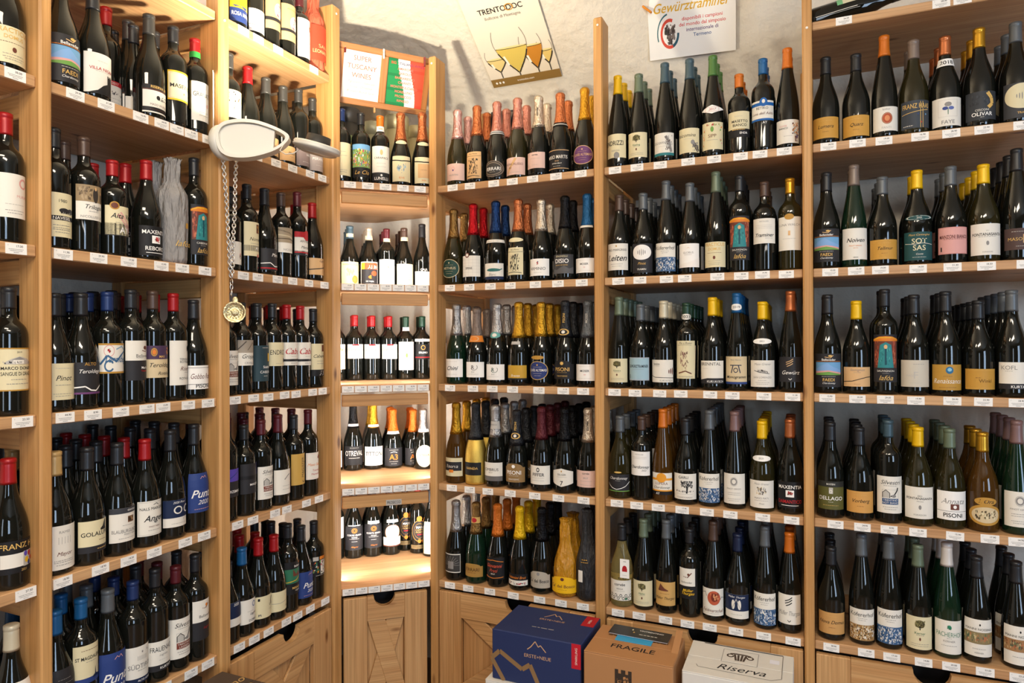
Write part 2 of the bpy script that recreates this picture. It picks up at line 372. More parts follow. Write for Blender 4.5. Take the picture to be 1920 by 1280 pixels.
CNAME = {'w': 'white', 'W': 'white', 'cr': 'cream', 'be': 'beige', 'k': 'black', 'dk': 'charcoal', 'g': 'gold', 'G': 'gold', 'am': 'gold', 'nv': 'navy', 'bg': 'blue', 'tl': 'dark teal', 'ol': 'olive', 'pk': 'pink', 'ro': 'pale pink', 'pe': 'peach', 'lb': 'pale blue', 'mv': 'mauve', 'lg': 'light grey', 'br': 'brown', 'gn': 'green', 'pu': 'purple', 'vi': 'violet'}
ORD = ['first', 'second', 'third', 'fourth', 'fifth', 'sixth', 'seventh', 'eighth', 'ninth', 'tenth', 'eleventh', 'twelfth']
LVN = ['uppermost', 'top', 'second', 'third', 'fourth', 'lowest']
# ------------------------------------------------------------------ recurring label designs
MOUNT = [(-1, .2), (-.6, .38), (-.25, .82), (.05, .60), (.35, .88), (.7, .5), (1, .35)]
def d_faedi(): return D('dk', ('e', .1, .93, .13, .03, 'G'), ('l', [(-.25, .90), (.1, .87), (.3, .95)], .018, 'pe'), '*Bellaveder|.82|.065|W', ('r', -.9, .765, .9, .775, 'or'), ('r', -.92, .36, .92, .745, 'sk'), ('a', [(-.92, .52), (-.5, .64), (-.1, .72), (.3, .60), (.92, .50)], .36, '7FA8D8'), ('a', [(-.92, .47), (0, .50), (.92, .43)], .36, 'pk'), ('a', [(-.92, .41), (0, .46), (.92, .38)], .36, 'lf'), ('m', .31, 'lg', .9), '*FAEDI|.22|.09|G', '~Chardonnay|.12|.05|W', desc='black label with mountain picture')
def d_lafoa(sub='SAUVIGNON'): return D('dk', ('r', -.92, .30, .92, .93, 'br'), ('p', -.9, .32, -.5, .93, ['A8503C', 'C07050', '7E3428'], 40, .09), ('p', .5, .32, .9, .93, ['A8503C', 'C07050', '7E3428'], 40, .09), ('a', [(-.62, .3), (-.42, .78), (0, .84), (.42, .78), (.62, .3)], .30, '2E8286'), ('p', -.4, .34, .4, .78, ['49A09A', '1F6468'], 30, .07), ('e', 0, .74, .13, .045, 'pe'), ('r', -.07, .36, .07, .70, '174A58'), ('a', [(-1, .90), (-.5, .955), (0, .965), (.5, .955), (1, .90)], .86, 'or'), ('l', [(-.95, .89), (-.45, .935), (.45, .935), (.95, .89)], .02, 'y'), '%s|.235|.04|w' % sub, ('m', .18, 'gy', .5), '~lafóa|.09|.10|G', w=1.0, desc='arched red-and-teal picture label')
def d_kof(c1='3E6088', c2='1C3658', d='blue'): return D('w', 'Köfererhof|.83|.13|k', ('m', .70, 'gy', .7), ('m', .64, 'gy', .5), ('r', -1, 0, 1, .50, c1), ('p', -1, .0, 1, .5, ['E6E1D6', 'B9C4D6' if d == 'blue' else 'D8C49C', c2], 230, .065), desc='white label over %s engraving' % d)
def d_silv(c='7A3A2C', sub='LAGREIN'): return D('w', '~Silvestri|.84|.11|k', ('m', .74, 'gy', .9), ('o', 0, .49, .78, .215, .02, 'gy', 4, 45, 405), ('a', [(-.5, .50), (-.5, .56), (-.3, .62), (-.05, .56), (-.05, .50)], .42, 'lg'), ('l', [(-.52, .42), (-.52, .56), (-.3, .63), (-.05, .55), (-.05, .42)], .015, 'k'), ('l', [(.0, .46), (.25, .50), (.45, .62), (.5, .70)], .03, 'k'), ('e', .22, .47, .15, .04, 'gy'), ('r', -.55, .24, .55, .40, c), 'TRENTINO|.355|.05|w', '%s|.285|.05|w' % sub, 'mm', desc='white label, small house drawing')
def d_tree(sub='Riesling'): return D('cr', ('e', 0, .78, .32, .12, '5C5432'), ('p', -.34, .66, .34, .90, ['5C5432', '3A3620', '8A8254'], 50, .07), ('r', -.03, .60, .03, .72, 'k'), '%s|.50|.07|gn' % sub, ('m', .43, 'gy', .5), ('e', 0, .32, .06, .05, 'br'), ('m', .16, 'gy', 1.2), ('m', .10, 'gy', 1.2), desc='cream label with tree crest')
def d_punta(): return D('bg', ('l', [(-.2, .86), (-.05, .92), (.05, .88), (.18, .93), (.3, .86)], .012, 'pk'), '~*Punta|.48|.20|W', '~2020|.26|.11|W', ('m', .08, 'pk', 1.2), desc='royal-blue label, white script')
def d_moser(): return D('W', '*MOSER|.60|.13|k', '~99|.36|.10|pk', ('m', .86, 'lg', 1), ('m', .14, 'lg', 1), desc='plain white block-letter label')
def d_gold(t, bg='am'): return D(bg, ('o', 0, .5, 1.28, .62, .015, 'G', 4, 45, 405), '~%s|.56|.16|k' % t, ('m', .30, 'br', .4), ('m', .82, 'G', .8), desc=CNAME.get(bg, 'gold')+' script label')
def d_txt(bg, t, h=.14, y=.6, desc=None, col='k', w=1.12, sub=None, sc=''): return D(bg, '%s%s|%s|%s|%s' % (sc, t, y, h, col), *( ['%s|.40|.07|gy' % sub] if sub else [('m', .40, 'gy', .8)]), ('m', .86, 'lg', .8), 'mm', w=w, desc=desc)
def d_pisoni(bg, c, sub='TRENTODOC', shape=None): return D(bg, ('e', 0, .84, .14, .09, c), '*PISONI|.52|.20|%s' % c, ('m', .34, c, .8), '%s|.16|.07|%s' % (sub, c), shape=shape, desc=('black' if bg == 'k' else 'bronze')+' crested capital label')
def d_wreath(bg='w'): return D(bg, ('o', 0, .74, .24, .12, .35, 'gy'), ('o', 0, .74, .29, .15, .12, 'lg'), '%s|.50|.05|gy' % 'PINOT GRIGIO', ('m', .36, 'gy', 1), ('m', .30, 'gy', 1), 'mm', desc='white label with grey wreath')
def d_strokes(bg='dk', t='Gewürz'): 
    c = 'pe' if bg == 'dk' else 'k'
    return D(bg, ('l', [(-.3, .70), (.0, .76), (.22, .84)], .03, c), ('l', [(-.3, .78), (.0, .84), (.22, .92)], .03, c), ('l', [(-.24, .62), (.0, .67), (.2, .74)], .03, c), '~%s|.38|.15|%s' % (t, 'W' if bg == 'dk' else 'gy'), ('l', [(-.12, .14), (0, .08), (.12, .14)], .02, 'W' if bg == 'dk' else 'k'), desc=('black' if bg == 'dk' else 'white')+' label, slanting brush strokes')
def d_maxentia(sub='REBORO'): return D('k', '*MAXENTIA|.80|.13|W', ('r', -.28, .42, .28, .68, 'W'), ('p', -.24, .45, .24, .66, ['r', 'br'], 18, .09), '*%s|.25|.13|%s' % (sub, 'r' if sub != 'REBORO' else 'W'), ('l', [(-.6, .10), (.6, .10)], .02, 'W'), desc='black label, small red emblem')
def d_art(bg='pe'): return D(bg, '~Pas a Rosso|.92|.05|k', ('l', [(-.95, .85), (0, .83), (.95, .84)], .012, 'k'), ('p', -.6, .12, .6, .78, ['k', '3A322C', bg], 90, .09), ('l', [(-.5, .2), (-.1, .5), (-.4, .7)], .02, 'k'), ('l', [(.1, .2), (.3, .5), (.1, .75)], .02, 'k'), ('l', [(-.8, .08), (0, .10), (.8, .07)], .02, 'k'), w=.82, desc='tall ink-figure label')
def d_bars(bg, t='TRAMIN', c='gy', ins=True): return D('dk', ('e', 0, .70, .85, .26, bg), *[('e', x, .70, .035, .08*k, 'gy') for x, k in ((-.3, .8), (-.15, 1.2), (0, 1.5), (.15, 1.2), (.3, .8))], '~Pinot|.32|.09|G', '*%s|.12|.06|w' % t, w=1.05, desc='charcoal label, white oval top')
def d_prac(): return D('cr', '*PRACTICUS|.90|.13|G', '*DOMUS|.72|.10|G', ('m', .56, 'br', 1.2), ('e', 0, .38, .10, .07, 'br'), ('m', .24, 'gy', 1), 'mm', desc='cream label, gold capitals')
def d_oval(bg, b2, t, c='W', desc=None): return D(bg, ('o', 0, .5, 1.0, .5, .06, b2, 28), ('e', 0, .80, .07, .04, b2), '*%s|.52|.13|%s' % (t, c), ('m', .68, c, .8), ('m', .34, c, .8), ('m', .22, c, .6), shape='e', w=1.0, desc=desc)
def d_plain(bg='w', desc=None, w=1.12): return D(bg, ('m', .72, 'gy', .7), ('m', .60, 'gy', 1), 'mm', w=w, desc=desc)
def d_neck(t): return D('W', '%s|.5|.3|k' % t, shape='e', w=1.0)
def d_mosaic(t): return D('k', ('r', -1, .30, 1, 1, '7C9C5A'), ('r', -1, .84, 1, 1, 'sk'), ('p', -1, .32, 1, .88, ['r', 'y', 'W', '2E5CA8', 'or', 'lf', 'k', 'C85A8A'], 170, .08), '~%s|.15|.12|G' % t, desc='many-coloured crowd picture label')
def d_R(c, desc): return D('W', '*R|.66|.24|%s' % c, ('o', .12, .66, .30, .20, .12, c, 16, 200, 400), '~brut|.36|.09|gy', ('m', .2, 'gy', 1), desc=desc)
def d_cabe(): return D('w', '~*Caber|.62|.26|r', ('r', -1, .17, 1, .27, 'k'), 'WALCH|.09|.07|gy', ('m', .38, 'gy', .6), desc='white label, red script, black stripe')
def d_gratt(): return D('w', ('r', -.35, .9, .35, 1, 'r'), '*Grattamacco|.66|.18|r', ('m', .40, 'pk', 1.2), ('m', .28, 'pk', .9), desc='white label, red lettering')
def d_giara(): return D('dk', ('o', 0, .83, .26, .11, .22, 'or'), ('o', 0, .83, .15, .065, .4, 'or'), '*CORTE GIARA|.64|.07|W', '*RIPASSO|.54|.045|W', ('m', .47, 'W', .9), ('m', .36, 'W', .5), '~Allegrini|.14|.06|or', w=1.2, desc='charcoal label, orange rings')
def d_masi(): return D(None, ('e', 0, .55, .86, .33, 'dk'), ('o', 0, .55, .86, .33, .05, 'g', 26), ('o', 0, .55, .60, .23, .04, 'g', 22), ('e', 0, .92, .3, .085, 'or'), ('e', 0, .24, .2, .06, 'or'), '*MASI|.66|.07|W', 'CAMPO|.58|.05|G', 'FIORIN|.51|.05|G', ('r', -.25, .42, .25, .455, 'r'), ('r', -1, .0, 1, .12, '7E6A48'), ('m', .06, 'k', 1.4), w=1.1, desc='round dark label, gold seals')
def d_a3(): return D('dk', ('m', .88, 'w', .8), '*A3|.50|.30|or', ('l', [(-.3, .74), (.0, .80), (.3, .74)], .02, 'W'), ('m', .24, 'w', .8), ('m', .12, 'w', .5), desc='black label, orange monogram')
# ------------------------------------------------------------------ rows: bay, level, (ox,oy,scale) of the measured crops, label offset, setback, bottles
# bottle: (x, top, shape, glass, cap, n behind, label top, label bottom, design, options)
RA, RB, RC, RD, RE, RF_, RG, RH, RI = (0, 0, 2.909), (0, 420, 2.909), (0, 840, 2.909), (400, 0, 2.909), (400, 420, 2.909), (400, 840, 2.909), (800, 0, 2.909), (800, 420, 2.909), (800, 840, 2.909)
RJ, RK, RLL, RM = (1120, 0, 3.122), (1120, 300, 3.122), (1120, 600, 3.122), (1120, 870, 3.122)
RN, RO, RP, RQ = (1490, 0, 2.977), (1490, 300, 2.977), (1490, 600, 2.977), (1490, 850, 2.977)
RT, RW, RX, RY, RZ = (90, 760, 4.923), (420, 740, 5.818), (420, 960, 5.818), (640, 380, 7.111), (640, 920, 7.111)
ROWS = [
('A', 1, RA, 0, .05, [(25, None, 'g', 'k', 'black', 0, 130, 358, d_prac())]),
('A', 2, RA, 0, .05, [(28, 620, 'b', 'k', 'red', 1, 937, 1180, D('w', ('o', .45, .80, .28, .12, .35, 'pk'), 'MURIAE|.50|.06|pk|.4', ('m', .3, 'lg', 1), 'mm', desc='white label, pale red ring'))]),
('A', 3, RB, 0, .05, [(48, 345, 'b', 'k', 'black', 1, 675, 912, D('cr', ('r', -1, .97, 1, 1, 'g'), ('r', -1, 0, 1, .03, 'g'), '2019|.90|.04|k', ('a', [(-.7, .66), (-.4, .74), (0, .80), (.5, .74), (.8, .66)], .62, 'lg'), ('r', -.3, .63, .25, .73, 'w'), ('a', [(-.35, .73), (0, .79), (.3, .73)], .72, 'gy'), ('p', -.8, .62, .8, .70, ['gy', 'k', 'lg'], 30, .05), '*MARCO DONATI|.53|.07|k', 'SANGUE DI DRAGO|.40|.085|k', ('m', .26, 'gy', .8), ('m', .16, 'gy', 1.2), desc='cream label, villa engraving'))]),
('A', 4, RC, 0, .05, [(45, 55, 'g', 'k', 'red', 2, 515, 695, D('k', '*FRANZ H|.83|.17|G', ('r', -.75, .18, .3, .6, 'w'), ('r', .25, .16, .95, .62, 'lg'), ('e', .45, .34, .12, .09, 'y'), ('e', .65, .52, .12, .09, 'r'), ('e', .38, .54, .10, .08, 'vi'), ('e', .78, .36, .10, .08, 'r'), ('e', .62, .24, .10, .08, 'bg'), '2021|.07|.07|G|.3', desc='black label, coloured dots'))]),
('A', 5, RC, 0, .05, [(62, 960, 'g', 'k', 'cream', 2, 1300, 1450, d_plain('w'))]),
('B', 1, RA, 0, .045, [
 (355, None, 'g', 'k', 'black', 0, 182, 455, d_faedi()),
 (490, None, 'g', 'k', 'black', 0, 268, 535, D('w', '*VILLA NIGRA|.62|.075|r', ('m', .80, 'lg', .6), ('m', .55, 'lg', .8), ('a', [(-.75, .0), (-.3, .08), (.0, .22), (.25, .28), (.25, .50), (.33, .50), (.33, .46), (.40, .46), (.40, .50), (.48, .50), (.48, .46), (.55, .46), (.55, .50), (.62, .50), (.62, .0)], 0, 'k'), desc='white label, black tower silhouette')),
 (578, 45, 'b', 'k', 'red', 0, 425, 565, D('w', ('r', -1, .82, 1, 1, 'r'), '2017|.91|.10|w', ('p', -.8, .42, .8, .62, ['k', 'lg', 'gy'], 30, .08), ('m', .3, 'gy', 1), 'mm', desc='white label, red year band'), {'sb': .14}),
 (725, 140, 'g', 'k', 'black', 1, 520, 600, d_plain('w', 'small white label'), {'sb': .12}),
 (840, 98, 'g', 'k', 'iron', 1, 460, 625, D('k', '*RISERVA 20|.93|.09|G', ('r', -1, .82, 1, .84, 'br'), ('r', -.98, .2, .98, .80, 'w'), ('p', -.1, .45, .9, .66, ['k', 'lg', 'gy'], 44, .07), ('e', -.1, .56, .12, .08, 'k'), 'MASO VICENZI|.30|.07|br', ('m', .12, 'br', 1.2), ('r', -1, 0, 1, .05, 'w'), desc='white label, black top band')),
 (968, 160, 'b', 'k', 'black', 1, 383, 545, D('y', ('r', -.95, .06, .95, .94, 'cr'), ('o', 0, .5, 1.2, .58, .015, 'g', 4, 45, 405), 'TENUTA|.72|.05|lg', '*MASETTO|.50|.13|k', ('e', .1, .26, .04, .03, 'g'), desc='cream label, yellow border')),
 (1087, 228, 'b', 'k', 'red', 0, 442, 655, D('w', 'GRANATO|.68|.12|k', ('e', .35, .42, .08, .055, 'pk'), ('m', .22, 'gy', .8), ('m', .14, 'gy', .8), w=1.0, desc='plain white label, green neck ring'), {'neck': ('n', .80, .86)})]),
('B', 2, RA, 0, .05, [
 (305, 705, 'b', 'k', 'black', 1, 1045, 1288, D('cr', '1980|.82|.07|k', ('e', .1, .60, .3, .06, 'dk'), ('e', .55, .60, .3, .06, 'dk'), ('p', -.2, .52, .9, .58, ['k', 'gy'], 20, .05), ('r', -1, .38, 1, .48, 'k'), '*NAVESEL|.43|.07|w', ('m', .26, 'gy', 1), ('m', .2, 'gy', 1), 'mm', desc='cream label, arched bridge')),
 (445, 748, 'b', 'k', 'brown', 1, 998, 1190, D('w', ('r', -1, .52, 1, 1, '9A8464'), ('e', .1, .72, .18, .22, '3A3430'), ('e', .1, .90, .07, .05, 'pe'), ('e', .55, .66, .15, .15, '6E5C48'), ('e', .55, .80, .06, .045, 'pe'), ('p', -.95, .54, -.1, .98, ['7E6A50', 'AE9878', '5E4E3C'], 30, .12), '~Trilogia|.38|.12|k', ('m', .24, 'gy', .6), 'NICOLUSSI LEO|.09|.07|gy', desc='white label, sepia family photograph')),
 (612, 877, 'b', 'k', 'red', 1, 1115, 1275, D('cr', ('e', -.45, 1.0, .28, .14, 'g'), ('e', -.45, 1.0, .20, .10, 'br'), ('l', [(-.2, .75), (.9, .05)], .18, 'pk'), '~*Aita Vero|.66|.17|k|.2', ('m', .42, 'gy', .8), ('m', .34, 'gy', .8), ('m', .2, 'gy', .8), desc='cream label, round gold seal'), {'low': (1290, 1350)}),
 (797, 878, 'g', 'k', 'red', 1, 1225, 1400, d_maxentia()),
 (950, 870, 'b', 'T', None, 1, 1150, 1380, D(None, '~lafóa|.25|.14|G', ('r', .1, .62, .3, .75, 'g'), desc='tissue covering, faint gold print')),
 (1067, 868, 'b', 'k', 'black', 1, 1110, 1385, d_lafoa('CABERNET'))]),
('B', 3, RB, 0, .05, [
 (322, 380, 'g', 'k', 'black', 3, 760, 960, d_txt('cr', 'Pinot', sc='~', desc='cream script label')),
 (437, 378, 'g', 'k', 'black', 3, 755, 930, D('dk', '*ALTO|.95|.10|g', '~Teroldego|.72|.12|W', ('l', [(-1, .20), (-.3, .24), (0, .12), (.3, .10), (.6, .22), (1, .30)], .04, 'W'), ('r', -1, .0, 1, .06, 'pu'), desc='black label, white hill line')),
 (598, 372, 'b', 'k', 'blue', 3, 650, 815, D('w', ('r', -1, .94, 1, 1, 'g'), ('r', -1, 0, 1, .06, 'g'), ('o', -.4, .75, .3, .2, .12, 'pk'), ('p', -.5, .66, -.3, .85, ['br', 'r'], 8, .08), ('o', -.4, .25, .28, .2, .3, '3A6288', 16, 30, 330), ('l', [(-.9, .3), (-.5, .6), (0, .4), (.4, .62), (.9, .8)], .06, '3A6288'), ('l', [(.0, .8), (.4, .9), (.9, .7)], .04, '7FA0B8'), '~*Teroldego|.48|.22|3A6288|.15', desc='cream label, blue curling script')),
 (703, 358, 'b', 'k', 'black', 3, 635, 855, D('dk', ('r', -1, .5, 1, 1, 'w'), ('e', .55, .82, .2, .05, 'br'), ('l', [(.2, .75), (.6, .72), (.9, .85)], .02, 'br'), 'Bellaveder|.62|.08|k|.45', ('m', .56, 'gy', .5), '*Merlot|.32|.06|W|.5', '*Trentino|.24|.05|r|.5', w=.95, desc='half white, half charcoal label')),
 (825, 365, 'b', 'k', 'brown', 3, 663, 840, D('be', ('r', -1, .58, 1, 1, '4A3550'), ('o', -.5, .80, .2, .13, .3, 'g'), ('e', -.5, .80, .12, .08, 'or'), ('p', .35, .66, .8, .96, ['G', 'r', 'or'], 16, .08), '*MAS|.66|.07|G', '~Teroldego|.40|.13|k', '~Rotaliano|.14|.10|k|.3', desc='purple and tan label')),
 (952, 380, 'b', 'k', 'red', 3, 635, 880, D('w', ('p', .45, .74, .75, .90, ['k'], 10, .09), 'TEROLDEGO|.58|.05|k|.45', 'ROTALIANO|.52|.05|k|.45', '~Riserva|.37|.09|br|.4', 'ROTALIANO|.15|.05|k|.4', ('m', .28, 'gy', .5, .008, .4), w=1.0, desc='white label, small black dog')),
 (1063, 415, 'g', 'k', 'black', 3, 772, 902, D('W', ('r', -1, .90, 1, .915, 'k'), ('r', -1, .20, 1, .215, 'k'), '~Gobbo Rosso|.55|.22|br', '*PISONI|.14|.16|k', desc='white label, reddish script'))]),
('B', 4, RT, 0, .05, [
 (85, 420, 'g', 'k', 'tan', 2, 1120, 1560, D('w', 'RAMEI|.85|.06|gy', *[('r', x, .58, x+.015, .74, 'gy') for x in (-.3, -.15, 0, .15, .3)], '~Mayor|.36|.09|br', ('m', .2, 'gy', 1), 'mm', desc='white label, thin bars')),
 (360, 385, 'g', 'k', 'black', 4, 1080, 1375, D('cr', ('r', -1, 0, 1, .20, 'dk'), '*GOLALUPO|.58|.13|k', ('a', [(.15, .72), (.3, .78), (.45, .95), (.55, 1.0), (.5, .84), (.6, .68)], .66, 'k'), ('m', .36, 'br', .5, .015, .3), ('m', .09, 'G', .7, .02, .3), desc='cream label, howling wolf')),
 (668, 340, 'g', 'k', 'black', 4, 955, 1270, D('w', ('r', -1, .84, 1, 1, '3A3B40'), '*CANTINA|.92|.05|W|.3', ('r', .0, .56, .42, .74, '6E4A30'), ('p', .02, .57, .4, .73, ['B08A60', '3A2A1C'], 12, .09), ('m', .48, 'gy', .6), '*BLAUBURGUNDER|.32|.10|gy', 'PINOT NERO|.22|.05|gy|.2', ('m', .1, 'gy', 1), desc='white label, brown arch emblem')),
 (958, 300, 'g', 'k', 'red', 4, 880, 1200, D('w', ('o', 0, .5, 1.3, .66, .015, 'gy', 4, 45, 405), ('l', [(-.1, .88), (.1, .92), (.25, .86)], .015, 'k'), 'NALS MARGREID|.78|.08|k', '~*Anger|.50|.17|k', 'PINOT NERO|.26|.04|br', ('m', .15, 'gy', .8), desc='white framed label, thick script')),
 (1155, 222, 'g', 'k', 'black', 4, 880, 1130, D('w', ('r', -1, .34, 1, 1, 'nv'), '~2020 Pinot|.90|.08|W', ('o', -.1, .62, .28, .15, .3, 'w'), ('o', .6, .62, .28, .15, .3, 'w'), 'T|.24|.08|gy|.3', ('m', .12, 'gy', 1), desc='navy label, white shells')),
 (1352, 170, 'g', 'k', 'black', 3, 640, 1000, d_punta())]),
('B', 5, RC, 0, .05, [
 (252, 900, 'g', 'k', 'sky', 2, 1250, 1450, d_plain('dk')),
 (440, 818, 'b', 'k', 'sky', 2, 1090, 1300, D('cr', ('r', -1, 0, 1, .14, 'bg'), ('m', .86, 'br', 1.1), '*ST MAGDALENER|.66|.09|k', ('m', .55, 'gy', .6), ('a', [(.1, .14), (.25, .18), (.3, .40), (.35, .18), (.6, .14)], .1, 'nv'), desc='cream label, little church spire')),
 (597, 765, 'g', 'k', 'grey', 2, 1130, 1390, d_punta()),
 (752, 713, 'b', 'k', 'blue', 2, 1085, 1285, D('w', ('r', -1, 0, 1, .14, 'nv'), *[('r', x, .62, x+.04, .74, 'lg') for x in (-.3, -.2, -.1, 0, .1, .2, .3)], ('e', 0, .84, .05, .03, 'gy'), ('e', .4, .86, .05, .03, 'gy'), '*SÜDTIROL|.46|.12|gy', ('m', .34, 'gy', .6), '*ALTO ADIGE|.07|.05|W|.2', desc='white label, blue base band')),
 (893, 638, 'b', 'k', 'black', 2, 1045, 1205, D('w', ('r', -1, 0, 1, .20, 'dk'), 'FRAUENHOF|.74|.17|k', '~Lagrein|.54|.07|gy', ('m', .36, 'lg', .6), '*KURTATSCH|.10|.08|W|.4', desc='white label, thin capital letters')),
 (1000, 625, 'b', 'k', 'maroon', 2, 925, 1140, d_silv()),
 (1113, 560, 'b', 'k', 'black', 1, 825, 1040, D('dk', ('r', -1, .46, 1, 1, 'w'), ('l', [(-.2, .80), (.1, .78), (.45, .88)], .03, 'br'), ('e', .2, .86, .12, .04, 'or'), 'Bellaveder|.60|.07|k|.2', '~Lagrein|.30|.06|r|.3', w=.95, desc='white square above charcoal'))]),
('C', 0, RD, 0, .045, [
 (142, None, 'b', 'k', 'black', 0, -60, 115, D('bg', ('a', [(-1, .55), (-.6, .45), (-.2, .5), (.2, .42), (.6, .5), (1, .45)], .42, 'y'), ('r', -1, .5, 1, 1, 'y'), '*ROSA MARIA|.25|.12|W', desc='yellow over blue label')),
 (232, None, 'b', 'k', 'black', 0, 42, 165, D('W', ('l', [(-1, .30), (0, .26), (1, .34)], .02, 'k'), ('l', [(-1, .10), (0, .12), (1, .10)], .02, 'lg'), desc='white label, thin curved line')),
 (320, None, 'b', 'k', 'black', 0, -40, 150, D('pe', ('e', .2, .58, .48, .22, 'W'), ('o', .2, .58, .48, .22, .4, 'r'), ('p', .0, .45, .4, .7, ['k', 'pe'], 18, .06), ('r', -1, .24, 1, .34, 'dk'), desc='orange label, red roundel'), {}),
 (397, None, 'b', 'k', 'black', 0, 8, 208, D('pe', ('e', .2, .50, .48, .20, 'W'), ('o', .2, .50, .48, .20, .4, 'r'), ('p', .0, .4, .4, .62, ['k', 'pe'], 18, .06), ('r', -1, .24, 1, .32, 'dk'), ('m', .86, 'or', 1), desc='taller orange label, red roundel'), {}),
 (488, -8, 'b', 'k', 'maroon', 0, 92, 305, D('W', ('p', .3, .7, .6, .9, ['g', 'y', 'br'], 14, .07), ('m', .4, 'lg', 1), w=1.0, desc='white label, small gold crest')),
 (572, -15, 'b', 'R', None, 0, 140, 330, D('C8462E', 'SAN|.42|.10|pe', '*LEONARDO|.26|.10|pe', w=1.1, desc='red paper wrapping')) ]),
('C', 1, RD, 0, .05, [
 (118, 310, 'b', 'k', 'iron', 0, 490, 642, D('w', ('r', -1, .55, 1, 1, 'be'), ('p', -1, .55, 1, .98, ['k', 'br', 'gy'], 30, .1), '~Lerit|.38|.14|k', ('m', .15, 'gy', 1), desc='white label, brown engraving')),
 (186, 367, 'g', 'k', 'red', 0, 690, 830, d_plain('cr')),
 (291, 430, 'g', 'k', 'iron', 1, 735, 850, d_gold('Tramin', 'pe')),
 (388, 477, 'g', 'k', 'iron', 1, 785, 885, d_gold('Mazon', 'pe')),
 (482, 498, 'b', 'k', 'iron', 1, 790, 898, D('mv', '*LABE|.60|.10|W|.2', ('m', .2, 'w', .9), desc='mauve-brown label, white capitals')),
 (553, 545, 'b', 'k', 'iron', 1, 825, 925, D('B0A29C', '*PERVINCA|.66|.14|W', ('m', .3, 'w', .9), desc='greyish pink label'))]),
('C', 2, RE, 0, .05, [
 (103, -172, 'b', 'k', 'black', 1, 90, 215, D('w', ('p', .2, .1, .8, .85, ['r', 'br', 'pk'], 14, .12), desc='white label, red flowers')),
 (183, -214, 'b', 'k', 'black', 1, -20, 168, D('cr', ('r', .1, .68, .5, .94, 'br'), ('p', .12, .7, .48, .92, ['y', 'k'], 10, .08), '~Nomia|.50|.10|k', ('m', .36, 'gy', .9), ('m', .28, 'gy', .9), ('m', .2, 'gy', .8), ('e', .3, .02, .1, .05, 'r'), w=1.05, desc='cream label, dark square emblem'), {'low': (172, 200)}),
 (270, -194, 'g', 'k', 'black', 1, 125, 245, D('dk', '~Merlot|.72|.16|W|.3', ('l', [(-1, .30), (-.3, .34), (.1, .18), (.5, .2), (1, .34)], .04, 'W'), ('r', -1, .06, 1, .12, 'r'), desc='charcoal label, red foot line')),
 (360, -172, 'b', 'k', 'brown', 1, 10, 148, D('w', ('r', -1, .40, 1, 1, 'A09078'), ('l', [(-1, .9), (0, .8), (1, .62)], .05, '6A5A48'), ('l', [(-1, .7), (0, .66), (1, .5)], .05, 'C8B898'), ('l', [(-1, .55), (0, .56), (1, .45)], .04, '5A4C3C'), 'NICOLUSSI|.12|.08|gy', desc='white label, rocky photograph')),
 (457, -172, 'b', 'k', 'maroon', 1, 35, 152, D('w', ('r', -1, .74, 1, 1, 'r'), ('e', .2, .84, .45, .24, 'r'), 'ANTICA|.56|.11|k', '~Merlot|.28|.13|k', ('r', -1, 0, 1, .06, 'r'), desc='cream label, red hill shape'), {'low': (155, 180)}),
 (543, -112, 'g', 'k', 'red', 1, 180, 272, D('pe', '~Lagrein|.84|.12|br|.2', ('l', [(-1, .30), (-.3, .36), (.2, .42), (1, .56)], .05, 'k'), desc='peach label, black curve'))]),
('C', 3, RE, 0, .05, [
 (95, 440, 'b', 'k', 'black', 1, 690, 880, d_silv()),
 (160, 430, 'b', 'k', 'black', 1, 632, 772, D('w', ('r', -1, .50, 1, 1, 'A89C8C'), ('l', [(-1, .6), (-.3, .95)], .04, '5A5048'), ('l', [(-.2, .6), (.3, .9), (.9, .7)], .03, '6A5E52'), '~Groppello|.36|.16|k|.2', 'CRIVELLI|.10|.08|gy', desc='white label, faded sail photograph')),
 (232, 432, 'b', 'k', 'black', 2, 662, 860, D('2A4048', ('m', .93, 'w', .6), ('r', .15, .54, .55, .80, '4A4030'), ('r', .25, .56, .45, .78, 'y'), '*Südtirol|.40|.07|W|.2', 'CABERNET|.26|.07|W|.2', ('m', .14, 'w', .4), desc='slate label, gold square emblem')),
 (318, 433, 'b', 'k', 'black', 2, 645, 775, D('cr', 'ENDRIZZI|.58|.20|k', ('e', .5, .24, .14, .1, 'k'), ('m', .1, 'gy', .8), desc='cream label, large serif letters')),
 (420, 442, 'b', 'k', 'red', 2, 645, 770, d_cabe()),
 (493, 448, 'b', 'k', 'red', 2, 645, 770, d_cabe()),
 (560, 463, 'b', 'k', 'black', 2, 652, 830, D('cr', ('r', .1, .76, .5, .96, 'br'), '~Cabernet|.62|.10|k', ('m', .46, 'gy', .9), ('m', .38, 'gy', .9), ('r', -1, 0, 1, .20, 'k'), '*AY|.10|.14|W|.2', w=1.05, desc='cream label, black base band'))]),
('C', 4, RW, 0, .05, [
 (88, 190, 'b', 'k', 'maroon', 3, 815, 1120, D('dk', ('r', -.8, .56, .9, 1, 'vi'), ('l', [(-.8, .6), (.8, .95)], .03, 'bg'), '*MARZEMINO|.20|.09|W', w=.9, desc='violet square above black')),
 (205, 330, 'b', 'k', 'black', 3, 770, 1100, D('dk', ('r', .5, .60, 1, 1, 'vi'), ('r', -1, .48, 1, .60, 'k'), '*MARZEMINO|.30|.07|W|.4', desc='charcoal label, violet corner')),
 (390, 275, 'b', 'k', 'maroon', 3, 800, 1160, d_silv('7A3A2C', 'MARZEMINO')),
